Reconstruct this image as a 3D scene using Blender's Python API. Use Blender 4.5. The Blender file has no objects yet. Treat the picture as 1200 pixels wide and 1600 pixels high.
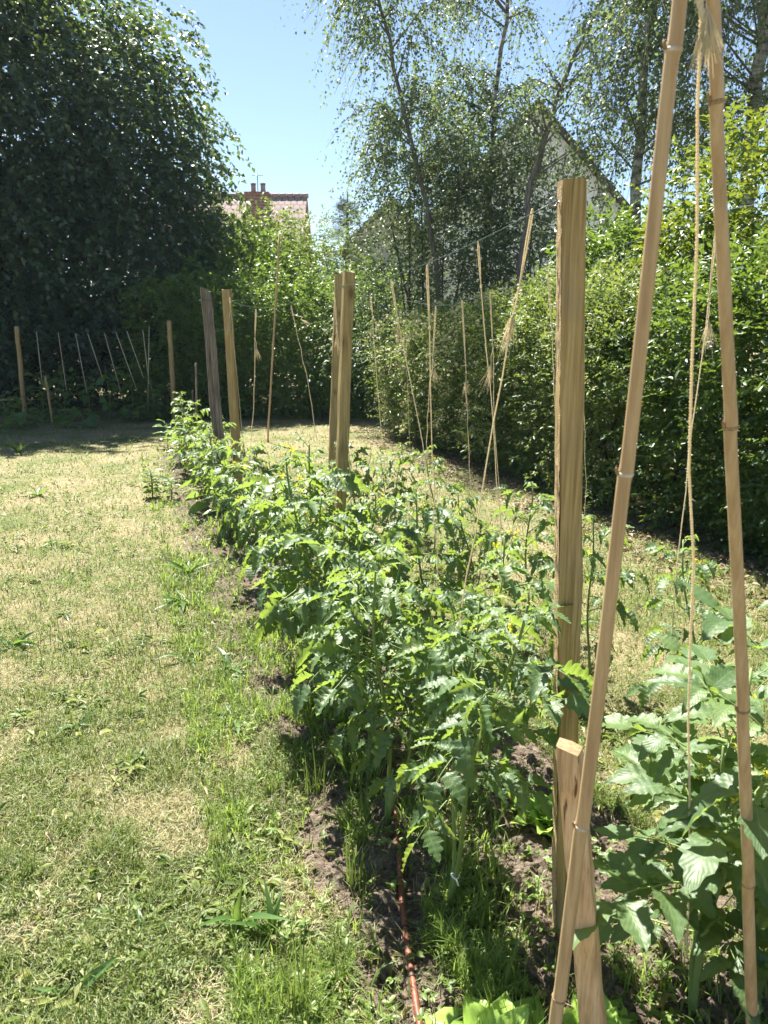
import bpy, math, random
import numpy as np
from mathutils import Vector

# ------------------------------------------------------------------ camera, sky, sun, exposure
S = bpy.context.scene
C = S.collection
R_ = math.radians
F_PX, PITCH, EYE = 1201.0, R_(13.1), 1.6
CP, SP = math.cos(PITCH), math.sin(PITCH)

cd = bpy.data.cameras.new('camera'); cam = bpy.data.objects.new('camera', cd); C.objects.link(cam)
cam.location = (0, 0, EYE); cam.rotation_euler = (R_(90) - PITCH, 0, 0)
cd.sensor_fit = 'VERTICAL'; cd.sensor_height = 36; cd.lens = 36 * F_PX / 1600
cd.clip_start = .05; cd.clip_end = 2000
cd.dof.use_dof = True; cd.dof.focus_distance = 3.6; cd.dof.aperture_fstop = 9
S.camera = cam

SUN_EL, SUN_AZ = R_(58), R_(-25)          # azimuth from +Y, negative = to the left
w = bpy.data.worlds.new('World'); S.world = w; w.use_nodes = True
sky = w.node_tree.nodes.new('ShaderNodeTexSky'); sky.sky_type = 'NISHITA'; sky.sun_disc = False
sky.sun_elevation = SUN_EL; sky.sun_rotation = SUN_AZ % (2 * math.pi)
sky.air_density = 1.0; sky.dust_density = .35; sky.ozone_density = 1.8
bg = w.node_tree.nodes['Background']; bg.inputs[1].default_value = .0465
w.node_tree.links.new(sky.outputs[0], bg.inputs[0])
sd = bpy.data.lights.new('sun', 'SUN'); sd.energy = 5.0; sd.angle = R_(.55); sd.color = (1, .95, .86)
sun = bpy.data.objects.new('sun', sd); C.objects.link(sun)
sdir = Vector((math.sin(SUN_AZ) * math.cos(SUN_EL), math.cos(SUN_AZ) * math.cos(SUN_EL), math.sin(SUN_EL)))
sun.rotation_euler = (-sdir).to_track_quat('-Z', 'Y').to_euler()
S.view_settings.view_transform = 'Standard'; S.view_settings.look = 'None'
S.view_settings.exposure = 2.0; S.view_settings.gamma = 1
S.cycles.max_bounces = 8; S.cycles.transmission_bounces = 4; S.cycles.diffuse_bounces = 4
S.cycles.use_denoising = True; S.cycles.denoiser = 'OPENIMAGEDENOISE'; S.cycles.denoising_input_passes = 'RGB_ALBEDO_NORMAL'; S.cycles.denoising_prefilter = 'ACCURATE'; S.cycles.sample_clamp_direct = 8; S.cycles.sample_clamp_indirect = 4

# ------------------------------------------------------------------ mapping from the photograph's rays to places
def ray(px, py):
    r = (px - 600) / F_PX; u = (800 - py) / F_PX
    return np.array([r, CP + u * SP, -SP + u * CP])
def at(px, py, Y):
    d = ray(px, py); return np.array([0, 0, EYE]) + d * (Y / d[1])
def ground(px, py):
    d = ray(px, py); return np.array([0, 0, EYE]) + d * (EYE / -d[2])
def ground_y(px, Y):                       # ground point at distance Y under photo column px
    t = EYE / Y; u = (SP - t * CP) / (CP + t * SP)
    d = ray(px, 800 - u * F_PX); return np.array([d[0] * Y / d[1], Y, 0])
SL = .3357                                 # the rows run along x + SL*y = t
T_A, T_P, T_B = .817, 1.072, 2.049
def row(t, Y, z=0): return np.array([t - SL * Y, Y, z])

# ------------------------------------------------------------------ numpy geometry helpers
def rngf(seed): return np.random.default_rng(seed)
def norm(v): return v / np.maximum(np.linalg.norm(v, axis=-1, keepdims=True), 1e-9)

def hash2(ix, iy, seed):
    h = (ix.astype(np.int64) * 374761393 + iy.astype(np.int64) * 668265263 + seed * 1442695041) & 0xffffffff
    h = ((h ^ (h >> 13)) * 1274126177) & 0xffffffff
    return ((h ^ (h >> 16)) & 0xffff) / 65535.0
def noise2(x, y, seed=0):
    x = np.asarray(x, float); y = np.asarray(y, float)
    ix, iy = np.floor(x), np.floor(y); fx, fy = x - ix, y - iy
    fx = fx * fx * (3 - 2 * fx); fy = fy * fy * (3 - 2 * fy)
    a = hash2(ix, iy, seed); b = hash2(ix + 1, iy, seed); c = hash2(ix, iy + 1, seed); d = hash2(ix + 1, iy + 1, seed)
    return (a * (1 - fx) + b * fx) * (1 - fy) + (c * (1 - fx) + d * fx) * fy
def fbm(x, y, seed=0, o=4):
    s = 0; a = .5
    for k in range(o):
        s = s + a * noise2(x * 2 ** k, y * 2 ** k, seed + k * 7); a *= .5
    return s / (1 - .5 ** o)

class Geo:
    """collects vertices, quads and triangles; one build = one mesh object"""
    def __init__(s): s.V, s.Q, s.T, s.U, s.R, s.n = [], [], [], [], [], 0
    def add(s, V, Q=None, T=None, U=None, R=None):
        V = np.asarray(V, float).reshape(-1, 3); n = len(V)
        if Q is not None and len(Q): s.Q.append(np.asarray(Q, np.int64).reshape(-1, 4) + s.n)
        if T is not None and len(T): s.T.append(np.asarray(T, np.int64).reshape(-1, 3) + s.n)
        s.V.append(V); s.U.append(np.zeros((n, 2)) if U is None else np.asarray(U, float).reshape(-1, 2))
        s.R.append(np.full(n, .5) if R is None else np.broadcast_to(np.asarray(R, float).ravel(), (n,)) if np.ndim(R) else np.full(n, float(R)))
        s.n += n
    def mesh(s, name, mat, base=(0, 0, 0), smooth=True):
        V = np.concatenate(s.V) - np.asarray(base)[None]
        Q = np.concatenate(s.Q) if s.Q else np.zeros((0, 4), np.int64)
        T = np.concatenate(s.T) if s.T else np.zeros((0, 3), np.int64)
        loops = np.concatenate([Q.ravel(), T.ravel()]).astype(np.int32)
        starts = np.concatenate([np.arange(len(Q)) * 4, len(Q) * 4 + np.arange(len(T)) * 3]).astype(np.int32)
        me = bpy.data.meshes.new(name)
        me.vertices.add(len(V)); me.vertices.foreach_set('co', V.astype(np.float32).ravel())
        me.loops.add(len(loops)); me.loops.foreach_set('vertex_index', loops)
        me.polygons.add(len(starts)); me.polygons.foreach_set('loop_start', starts)
        me.polygons.foreach_set('use_smooth', np.full(len(starts), smooth))
        uv = me.uv_layers.new(name='UVMap'); uv.data.foreach_set('uv', np.concatenate(s.U)[loops].astype(np.float32).ravel())
        at_ = me.attributes.new('rv', 'FLOAT', 'POINT'); at_.data.foreach_set('value', np.concatenate(s.R).astype(np.float32))
        me.materials.append(mat); me.update(calc_edges=True)
        return me
    def build(s, name, mat, parent=None, base=None, smooth=True):
        if base is None: base = tuple(parent.location) if parent is not None and parent.parent is None else (0, 0, 0)
        o = bpy.data.objects.new(name, s.mesh(name, mat, base, smooth)); C.objects.link(o)
        if parent is not None: o.parent = parent
        else: o.location = base
        return o

def tube(g, P, rad, sides=8, R=.5, caps=True, ref=None, vscale=1.0):
    P = np.asarray(P, float); n = len(P); rad = np.broadcast_to(np.asarray(rad, float), (n,))
    T = np.gradient(P, axis=0); T = norm(T)
    if ref is None: ref = np.array([.0, 1, 0]) if abs(T[:, 2]).mean() > .5 else np.array([0, 0, 1.])
    A = norm(np.cross(T, ref)); B = np.cross(T, A)
    th = np.linspace(0, 2 * np.pi, sides, endpoint=False)
    V = P[:, None] + rad[:, None, None] * (np.cos(th)[None, :, None] * A[:, None] + np.sin(th)[None, :, None] * B[:, None])
    i = np.arange(n - 1)[:, None] * sides; j = np.arange(sides)[None]; j2 = (j + 1) % sides
    Q = np.stack([i + j, i + j2, i + sides + j2, i + sides + j], -1).reshape(-1, 4)
    L = np.concatenate([[0], np.cumsum(np.linalg.norm(np.diff(P, axis=0), axis=1))]) * vscale
    U = np.stack([np.broadcast_to(th[None] / (2 * np.pi), (n, sides)), np.broadcast_to(L[:, None], (n, sides))], -1)
    Vf = V.reshape(-1, 3); Tr = None; Uf = U.reshape(-1, 2)
    if caps:
        Vf = np.concatenate([Vf, P[:1], P[-1:]]); Uf = np.concatenate([Uf, [[.5, 0], [.5, L[-1]]]])
        k = np.arange(sides); k2 = (k + 1) % sides; e = (n - 1) * sides
        Tr = np.concatenate([np.stack([k2, k, np.full(sides, n * sides)], -1), np.stack([e + k, e + k2, np.full(sides, n * sides + 1)], -1)])
    g.add(Vf, Q, Tr, Uf, R)

def frames(d, nrm):
    """(N,3,3) column frames: x across, y along d, z close to nrm"""
    y = norm(d); x = norm(np.cross(y, nrm)); z = np.cross(x, y)
    return np.stack([x, y, z], -1)
def stamp(g, tpl, M, P, size, R):
    """many copies of a template (V, Q, T, U) in one go"""
    V, Q, T, U = tpl; n, k = len(P), len(V); size = np.asarray(size, float)
    if size.ndim == 1: size = size[:, None]
    W = np.einsum('nij,nkj->nki', M, V[None] * size[:, None, :]) + P[:, None]
    off = (np.arange(n) * k)[:, None, None]
    g.add(W.reshape(-1, 3), (Q[None] + off).reshape(-1, 4) if len(Q) else None, (T[None] + off).reshape(-1, 3) if len(T) else None,
          np.broadcast_to(U[None], (n, k, 2)).reshape(-1, 2), np.repeat(R, k))

def leaf2(wd=.55, fold=.12, droop=.1):           # four-corner folded leaf
    V = np.array([[0, 0, 0], [wd / 2, .42, fold], [0, 1, -droop], [-wd / 2, .42, fold]])
    return V, np.zeros((0, 4), int), np.array([[0, 1, 2], [0, 2, 3]]), np.array([[.5, 0], [1, .45], [.5, 1], [0, .45]])
def leaf6(wd=.5, fold=.08, droop=.15):
    V = np.array([[0, 0, 0], [-wd * .42, .3, fold], [0, .38, 0], [wd * .42, .3, fold], [-wd * .4, .68, fold - droop * .4], [wd * .4, .68, fold - droop * .4], [0, 1, -droop]])
    return V, np.array([[2, 3, 5, 6], [2, 6, 4, 1]]), np.array([[0, 3, 2], [0, 2, 1]]), np.array([[.5, 0], [0, .3], [.5, .38], [1, .3], [0, .7], [1, .7], [.5, 1]])
def leaf_grid(r, nl=9, nw=4, wd=.5, lobes=4, depth=.2, droop=.3, fold=.15, rug=.02, tipw=1.0, curl=0):
    v = np.linspace(0, 1, nl + 1); u = np.linspace(-1, 1, nw + 1)
    prof = np.sin(np.pi * v ** (.62 * tipw)) ** .8 * (1 - .25 * v)
    saw = (v * lobes + .3) % 1.0
    prof = prof * (1 + depth * (saw - .5)) ; prof[0] = .02; prof[-1] = .01
    X = u[None] * prof[:, None] * wd / 2
    Yv = np.broadcast_to(v[:, None], X.shape) + .10 * np.abs(u)[None] * prof[:, None] * wd
    Z = fold * np.abs(X) - droop * v[:, None] ** 2 + rug * np.cos(v[:, None] * lobes * 2 * np.pi * 1.5 + 2 * np.abs(u)[None]) * np.abs(u)[None] + r.normal(0, rug * .4, X.shape)
    Z = Z + curl * (np.abs(u)[None] ** 2) * np.sin(v[:, None] * 17 + u[None] * 2.1)
    V = np.stack([X, Yv, Z], -1).reshape(-1, 3)
    i = np.arange(nl)[:, None] * (nw + 1) + np.arange(nw)[None]
    Q = np.stack([i, i + 1, i + nw + 2, i + nw + 1], -1).reshape(-1, 4)
    U = np.stack([np.broadcast_to((u[None] + 1) / 2, X.shape), np.broadcast_to(v[:, None], X.shape)], -1).reshape(-1, 2)
    return V, Q, np.zeros((0, 3), int), U

# ------------------------------------------------------------------ materials
def mat(name):
    m = bpy.data.materials.new(name); m.use_nodes = True
    nt = m.node_tree; return m, nt, nt.nodes['Principled BSDF'], nt.nodes['Material Output']
def N(nt, typ, **kw):
    n = nt.nodes.new(typ)
    for k, v in kw.items(): setattr(n, k, v)
    return n
def ramp(nt, fac, stops):
    r = N(nt, 'ShaderNodeValToRGB'); cr = r.color_ramp
    while len(cr.elements) < len(stops): cr.elements.new(.5)
    for e, (p, c) in zip(cr.elements, stops): e.position = p; e.color = (*c, 1)
    nt.links.new(fac, r.inputs[0]); return r.outputs[0]
def noise_tex(nt, scale, detail=4, vec=None, rough=.55):
    t = N(nt, 'ShaderNodeTexNoise'); t.inputs['Scale'].default_value = scale; t.inputs['Detail'].default_value = detail; t.inputs['Roughness'].default_value = rough
    if vec is not None: nt.links.new(vec, t.inputs['Vector'])
    return t.outputs['Fac']
def coords(nt, scale=(1, 1, 1), kind='Object'):
    tc = N(nt, 'ShaderNodeTexCoord'); mp = N(nt, 'ShaderNodeMapping'); mp.inputs['Scale'].default_value = scale
    nt.links.new(tc.outputs[kind], mp.inputs[0]); return mp.outputs[0]
def bump(nt, b, h, strength=.3, dist=.01):
    n = N(nt, 'ShaderNodeBump'); n.inputs['Strength'].default_value = strength; n.inputs['Distance'].default_value = dist
    nt.links.new(h, n.inputs['Height']); nt.links.new(n.outputs[0], b.inputs['Normal']); return n
def mix_rgb(nt, fac, a, b, mode='MIX'):
    m = N(nt, 'ShaderNodeMix', data_type='RGBA', blend_type=mode)
    for sock, v in ((m.inputs[0], fac), (m.inputs[6], a), (m.inputs[7], b)):
        if hasattr(v, 'links') or isinstance(v, bpy.types.NodeSocket): nt.links.new(v, sock)
        elif isinstance(v, tuple): sock.default_value = (*v, 1)
        else: sock.default_value = v
    return m.outputs[2]

def leaf_mat(name, stops, trans, tf=.35, rough=.42, spec=.5, veins=0, mottled=0):
    m, nt, b, out = mat(name)
    a = N(nt, 'ShaderNodeAttribute', attribute_name='rv')
    col = ramp(nt, a.outputs['Fac'], stops)
    if veins:
        uv = N(nt, 'ShaderNodeUVMap'); sx = N(nt, 'ShaderNodeSeparateXYZ'); nt.links.new(uv.outputs[0], sx.inputs[0])
        def mth(op, x, y=None):
            q = N(nt, 'ShaderNodeMath', operation=op)
            for i, v in enumerate((x, y)):
                if v is None: continue
                if isinstance(v, (int, float)): q.inputs[i].default_value = v
                else: nt.links.new(v, q.inputs[i])
            return q.outputs[0]
        du = mth('ABSOLUTE', mth('SUBTRACT', sx.outputs[0], .5))
        mid = mth('LESS_THAN', du, .022)
        side = mth('FRACT', mth('MULTIPLY', mth('SUBTRACT', sx.outputs[1], mth('MULTIPLY', du, .75)), veins))
        sv = mth('MULTIPLY', mth('LESS_THAN', mth('ABSOLUTE', mth('SUBTRACT', side, .5)), .05), .45)
        vf = mth('MAXIMUM', mid, sv)
        col = mix_rgb(nt, mth('MULTIPLY', vf, .35), col, (.20, .30, .09))
        puff = mth('SINE', mth('MULTIPLY', side, 6.283))
        nz = noise_tex(nt, 90, 3, coords(nt))
        bump(nt, b, mth('ADD', mth('MULTIPLY', puff, -.3), nz), .22, .002)
    if mottled:
        nz = noise_tex(nt, mottled, 3, coords(nt))
        col = mix_rgb(nt, mix_rgb(nt, 1.0, (0, 0, 0), nz), col, mix_rgb(nt, .5, col, (.10, .15, .03)))
    nt.links.new(col, b.inputs['Base Color']); b.inputs['Roughness'].default_value = rough; b.inputs['Specular IOR Level'].default_value = spec
    t = N(nt, 'ShaderNodeBsdfTranslucent'); tc = mix_rgb(nt, .75, col, trans); nt.links.new(tc, t.inputs[0])
    ms = N(nt, 'ShaderNodeMixShader'); ms.inputs[0].default_value = tf
    nt.links.new(b.outputs[0], ms.inputs[1]); nt.links.new(t.outputs[0], ms.inputs[2]); nt.links.new(ms.outputs[0], out.inputs[0])
    return m

M = {}
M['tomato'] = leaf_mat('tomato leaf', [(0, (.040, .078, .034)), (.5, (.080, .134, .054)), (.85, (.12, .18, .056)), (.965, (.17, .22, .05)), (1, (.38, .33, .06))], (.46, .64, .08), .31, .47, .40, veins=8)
M['pepper'] = leaf_mat('broad leaf', [(0, (.05, .12, .03)), (1, (.11, .20, .05))], (.36, .52, .07), .36, .38, .5, veins=7)
M['lettuce'] = leaf_mat('lettuce leaf', [(0, (.28, .44, .08)), (1, (.40, .56, .13))], (.55, .72, .12), .42, .4, .4, veins=5)
M['stem'] = leaf_mat('green stem', [(0, (.12, .19, .05)), (1, (.24, .31, .10))], (.3, .4, .08), .08, .5, .4)
M['grass'] = leaf_mat('grass blades', [(0, (.055, .095, .018)), (.35, (.125, .165, .034)), (.52, (.21, .225, .065)), (.60, (.26, .225, .10)), (.8, (.38, .315, .17)), (1, (.53, .445, .285))], (.34, .46, .09), .3, .5, .35)
M['weed'] = leaf_mat('bed weeds', [(0, (.085, .15, .028)), (1, (.20, .27, .07))], (.42, .56, .09), .40, .45, .4)
M['plantain'] = leaf_mat('plantain leaf', [(0, (.045, .10, .025)), (1, (.10, .18, .05))], (.32, .48, .08), .34, .36, .5, veins=0)
M['linden'] = leaf_mat('linden leaf', [(0, (.028, .056, .032)), (.7, (.040, .076, .040)), (1, (.07, .13, .04))], (.30, .44, .06), .20, .44, .55)
M['birch'] = leaf_mat('birch leaf', [(0, (.070, .105, .058)), (1, (.14, .185, .095))], (.34, .46, .13), .32, .48, .45)
M['greybush'] = leaf_mat('grey green leaf', [(0, (.042, .072, .038)), (1, (.10, .14, .068))], (.26, .36, .11), .24, .50, .5)
M['laurel'] = leaf_mat('laurel leaf', [(0, (.022, .055, .015)), (.6, (.042, .092, .022)), (1, (.11, .185, .03))], (.36, .52, .05), .24, .44, .45)
M['privet'] = leaf_mat('privet leaf', [(0, (.040, .080, .022)), (.6, (.070, .125, .034)), (1, (.15, .21, .055))], (.42, .52, .08), .27, .48, .45)
M['palebush'] = leaf_mat('pale shrub leaf', [(0, (.05, .095, .025)), (1, (.14, .20, .05))], (.38, .50, .09), .28, .42, .4)
M['yellowbush'] = leaf_mat('yellow green leaf', [(0, (.045, .09, .016)), (.6, (.085, .145, .022)), (1, (.15, .21, .03))], (.42, .50, .04), .26, .42, .4)
M['brightbush'] = leaf_mat('bright bush leaf', [(0, (.045, .10, .02)), (1, (.11, .19, .033))], (.36, .52, .06), .26, .40, .45)
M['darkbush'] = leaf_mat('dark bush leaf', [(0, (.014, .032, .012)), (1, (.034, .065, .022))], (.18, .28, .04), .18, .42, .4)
M['pine'] = leaf_mat('pine needle', [(0, (.03, .055, .03)), (1, (.055, .085, .045))], (.12, .18, .06), .1, .5, .4)
M['flower_cream'] = leaf_mat('cream blossom', [(0, (.42, .42, .20)), (1, (.60, .58, .34))], (.6, .6, .3), .3, .6, .2)
M['flower_yellow'] = leaf_mat('tomato blossom', [(0, (.72, .62, .05)), (1, (.80, .74, .10))], (.85, .78, .08), .3, .6, .2)
M['litter'] = leaf_mat('dry leaves', [(0, (.07, .045, .025)), (.6, (.17, .11, .06)), (1, (.34, .26, .17))], (.3, .2, .1), .12, .6, .3)

def wood_mat(name, c1, c2, c3, grain=(26, 26, .7), rough=.75, bs=.5, scale=1.0, knots=0):
    m, nt, b, out = mat(name)
    v = coords(nt, grain)
    n1 = noise_tex(nt, 5 * scale, 6, v, .65); n2 = noise_tex(nt, 18 * scale, 4, v)
    col = ramp(nt, n1, [(.36, c1), (.5, c2), (.63, c3)])
    col = mix_rgb(nt, mix_rgb(nt, .35, (0, 0, 0), n2), col, tuple(x * .55 for x in c1))
    big = noise_tex(nt, 3.0, 3, coords(nt, (1, 1, .6)))
    col = mix_rgb(nt, ramp(nt, big, [(.5, (0, 0, 0)), (.8, (.4, .4, .4))]), col, tuple(x * .6 for x in c2))
    if knots:
        vo = N(nt, 'ShaderNodeTexVoronoi'); vo.inputs['Scale'].default_value = 1; nt.links.new(coords(nt, (knots, knots, knots * .42)), vo.inputs['Vector'])
        col = mix_rgb(nt, ramp(nt, vo.outputs['Distance'], [(.06, (.85, .85, .85)), (.13, (.35, .35, .35)), (.24, (0, 0, 0))]), col, (.11, .065, .03))
        cr = noise_tex(nt, 1, 2, coords(nt, (110, 110, 2.2)))
        col = mix_rgb(nt, ramp(nt, cr, [(.27, (.9, .9, .9)), (.31, (0, 0, 0))]), col, (.07, .045, .025))
        gz = noise_tex(nt, 7, 4, coords(nt, (1, 1, .5)))
        col = mix_rgb(nt, ramp(nt, gz, [(.52, (0, 0, 0)), (.72, (.5, .5, .5))]), col, (.24, .19, .13))
    nt.links.new(col, b.inputs['Base Color']); b.inputs['Roughness'].default_value = rough; b.inputs['Specular IOR Level'].default_value = .25
    bump(nt, b, n2, bs, .004); return m
M['pine_wood'] = wood_mat('sawn pine', (.27, .185, .075), (.41, .295, .13), (.52, .385, .19), knots=9)
M['fresh_wood'] = wood_mat('split pale wood', (.44, .26, .13), (.68, .455, .26), (.80, .59, .38), (18, 18, .8), knots=10)
M['end_grain'] = wood_mat('end grain', (.24, .15, .075), (.36, .24, .13), (.46, .33, .19), (12, 40, 12), .9, .6)
M['rough_saw'] = wood_mat('rough sawn face', (.36, .25, .12), (.48, .35, .19), (.58, .45, .27), (20, 20, 14), .9, 1.0, 1)
M['old_wood'] = wood_mat('weathered wood', (.13, .10, .08), (.26, .21, .17), (.38, .32, .26), (14, 14, .8), .85, .8)
M['bamboo'] = wood_mat('bamboo', (.40, .265, .145), (.50, .345, .19), (.58, .42, .25), (26, 26, .5), .38, .12, .6)
M['bamboo_dark'] = wood_mat('bamboo node', (.20, .13, .07), (.30, .20, .11), (.40, .29, .17), (20, 20, 8), .6, .3)
M['bamboo_pale'] = wood_mat('pale bamboo bloom', (.46, .38, .29), (.58, .50, .41), (.66, .60, .52), (20, 20, 8), .6, .2)
M['bark_grey'] = wood_mat('grey bark', (.10, .09, .08), (.19, .17, .155), (.28, .26, .24), (8, 8, 1.2), .9, 1)
M['bark_dark'] = wood_mat('dark bark', (.035, .03, .024), (.07, .058, .045), (.11, .095, .075), (8, 8, 1.2), .9, 1)
def birch_bark():
    m, nt, b, out = mat('birch bark'); v = coords(nt, (3, 3, 9))
    n = noise_tex(nt, 1.4, 5, v, .6)
    col = ramp(nt, n, [(.40, (.05, .045, .04)), (.52, (.28, .26, .24)), (.62, (.50, .48, .45))])
    nt.links.new(col, b.inputs['Base Color']); b.inputs['Roughness'].default_value = .75; bump(nt, b, n, .5, .02); return m
M['birch_bark'] = birch_bark()
def plain(name, col, rough=.6, var=.25, scale=30, bs=0, metallic=0, spec=.4):
    m, nt, b, out = mat(name); n = noise_tex(nt, scale, 4, coords(nt))
    c = ramp(nt, n, [(.3, tuple(x * (1 - var) for x in col)), (.7, tuple(min(1, x * (1 + var)) for x in col))])
    nt.links.new(c, b.inputs['Base Color']); b.inputs['Roughness'].default_value = rough; b.inputs['Metallic'].default_value = metallic; b.inputs['Specular IOR Level'].default_value = spec
    if bs: bump(nt, b, n, bs, .01)
    return m
M['jute'] = leaf_mat('jute twine', [(0, (.68, .60, .43)), (1, (.90, .84, .67))], (.95, .84, .62), .5, .85, .15)
M['wire'] = plain('green wire', (.03, .07, .055), .5, .2)
M['tape'] = plain('white tie', (.78, .78, .76), .5, .05)
M['hose'] = plain('brown hose', (.17, .055, .03), .5, .35, 60, .2)
M['black'] = plain('black plastic', (.02, .02, .02), .5)
M['metal'] = plain('zinc eye', (.25, .25, .26), .4, .1, 30, 0, .8)
M['white_wall'] = plain('white render', (.90, .90, .89), .9, .05, 6, .2)
M['cream_wall'] = plain('cream render', (.62, .56, .46), .9, .06, 6, .2)
M['roof_dark'] = plain('dark roof tiles', (.075, .065, .06), .8, .3, 10, .4)
M['roof_grey'] = plain('grey roof sheet', (.30, .30, .30), .7, .12, 8, .2)
def brick(name, c1, c2, mortar, scale, bw=.5, rh=.25, msize=.02):
    m, nt, b, out = mat(name)
    t = N(nt, 'ShaderNodeTexBrick'); t.inputs['Color1'].default_value = (*c1, 1); t.inputs['Color2'].default_value = (*c2, 1); t.inputs['Mortar'].default_value = (*mortar, 1)
    t.inputs['Scale'].default_value = scale; t.inputs['Brick Width'].default_value = bw; t.inputs['Row Height'].default_value = rh; t.inputs['Mortar Size'].default_value = msize
    nt.links.new(coords(nt, (1, 1, 1), 'UV'), t.inputs['Vector'])
    nz = noise_tex(nt, 3, 5, coords(nt))
    col = mix_rgb(nt, mix_rgb(nt, .4, (0, 0, 0), nz), t.outputs[0], tuple(x * .5 for x in c1))
    nt.links.new(col, b.inputs['Base Color']); b.inputs['Roughness'].default_value = .85; bump(nt, b, t.outputs['Fac'], .4, -.02); return m
M['brick'] = brick('red brick', (.26, .10, .065), (.20, .075, .05), (.30, .25, .21), 1.0, .42, .14, .02)
M['tiles'] = brick('red roof tiles', (.33, .235, .20), (.28, .20, .175), (.15, .11, .095), 1.0, .30, .36, .035)

def ground_mat():
    m, nt, b, out = mat('dry lawn')
    v = coords(nt)
    n1 = noise_tex(nt, 1.3, 5, v); n2 = noise_tex(nt, 60, 6, v, .7); n3 = noise_tex(nt, 9, 4, v)
    a = ramp(nt, n2, [(.3, (.11, .085, .05)), (.5, (.25, .20, .12)), (.72, (.42, .35, .23))])
    g = ramp(nt, n2, [(.3, (.05, .08, .025)), (.7, (.15, .17, .06))])
    f = ramp(nt, mix_rgb(nt, .4, n1, n3), [(.42, (0, 0, 0)), (.62, (1, 1, 1))])
    col = mix_rgb(nt, f, a, g)
    nt.links.new(col, b.inputs['Base Color']); b.inputs['Roughness'].default_value = .95; b.inputs['Specular IOR Level'].default_value = .1
    bump(nt, b, n2, .8, .02); return m
def soil_mat():
    m, nt, b, out = mat('crumbly soil'); v = coords(nt)
    n1 = noise_tex(nt, 55, 6, v, .7); n2 = noise_tex(nt, 4, 4, v)
    col = ramp(nt, n1, [(.3, (.075, .056, .042)), (.5, (.17, .135, .105)), (.72, (.31, .255, .20))])
    col = mix_rgb(nt, mix_rgb(nt, .5, (0, 0, 0), n2), col, (.10, .075, .055))
    nt.links.new(col, b.inputs['Base Color']); b.inputs['Roughness'].default_value = .95; b.inputs['Specular IOR Level'].default_value = .1
    bump(nt, b, n1, .9, .02); return m
M['ground'] = ground_mat(); M['soil'] = soil_mat()

# ------------------------------------------------------------------ object helpers
def tag(o, label=None, cat=None, group=None, kind=None):
    for k, v in (('label', label), ('category', cat), ('group', group), ('kind', kind)):
        if v: o[k] = v
    return o
def thing(name, label, cat, loc=(0, 0, 0), group=None):
    o = bpy.data.objects.new(name, None); C.objects.link(o); o.location = tuple(loc); o.empty_display_size = .1
    return tag(o, label, cat, group)
def box_geo(g, c0, c1, uvs=1.0):
    (x0, y0, z0), (x1, y1, z1) = c0, c1
    for a, b_, c_, d_ in (((x0, y0, z0), (x1, y0, z0), (x1, y0, z1), (x0, y0, z1)), ((x1, y1, z0), (x0, y1, z0), (x0, y1, z1), (x1, y1, z1)),
                          ((x0, y1, z0), (x0, y0, z0), (x0, y0, z1), (x0, y1, z1)), ((x1, y0, z0), (x1, y1, z0), (x1, y1, z1), (x1, y0, z1)),
                          ((x0, y0, z1), (x1, y0, z1), (x1, y1, z1), (x0, y1, z1)), ((x0, y1, z0), (x1, y1, z0), (x1, y0, z0), (x0, y0, z0))):
        p = np.array([a, b_, c_, d_]); lu = np.linalg.norm(p[1] - p[0]); lv = np.linalg.norm(p[3] - p[0])
        g.add(p, [[0, 1, 2, 3]], None, [[0, 0], [lu, 0], [lu, lv], [0, lv]])

# ------------------------------------------------------------------ ground, soil bed
def bed_mask(x, y):
    t = x + SL * y
    n = fbm(x * 2.3, y * 2.3, 11, 3)
    lo = .56 + (n - .5) * .8 + .14 * np.clip((y - 2.6) / 1.5, 0, 1); hi = 1.45 + (n - .5) * .5
    m = (t > lo) & (t < hi) & (y < 10.4)
    m |= (np.abs(x - .8) < .55) & (y < 2.1) & (n > .4)
    return m
g = Geo()
g.add([[-150, -60, 0], [150, -60, 0], [150, 240, 0], [-150, 240, 0]], [[0, 1, 2, 3]])
tag(g.build('ground', M['ground']), kind='structure')

def ray_points(n, r, y0=548, y1=1900, x0=-420, x1=1650):
    py = r.uniform(y0, y1, n); px = r.uniform(x0, x1, n)
    u = (800 - py) / F_PX; dx = (px - 600) / F_PX; dy = CP + u * SP; dz = -SP + u * CP
    t = EYE / -dz
    return np.stack([dx * t, dy * t, 0 * t], -1)
ray_points_late = lambda n, r: ray_points(n, r, 600, 1850, 150, 1300)
def soil_z(x, y):
    t = x + SL * y
    edge = np.clip(np.minimum(t - .3, 1.75 - t) / .25, 0, 1) * np.clip((10.5 - y) / .4, 0, 1) * np.clip((y - .6) / .1, 0, 1)
    clod = fbm(x * 9, y * 9, 3, 5); fine = fbm(x * 30, y * 30, 5, 3)
    return -.012 + edge * (.022 + .055 * (clod - .35) + .045 * (fine - .4))
g = Geo()                                              # bumpy soil strip along the rows
ny, nt_ = 800, 130
YY = np.concatenate([np.linspace(.6, 3.4, 500), np.linspace(3.4, 10.6, ny - 500)])
tt = np.linspace(.15, 1.95, nt_)
Tg, Yg = np.meshgrid(tt, YY); Xg = Tg - SL * Yg
Zg = soil_z(Xg, Yg)
idx = np.arange((ny - 1) * nt_).reshape(ny - 1, nt_)[:, :-1]
g.add(np.stack([Xg, Yg, Zg], -1).reshape(-1, 3), np.stack([idx, idx + 1, idx + nt_ + 1, idx + nt_], -1).reshape(-1, 4))
r = rngf(4); n = 9000                                  # crumbs and clods lying on it
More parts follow.
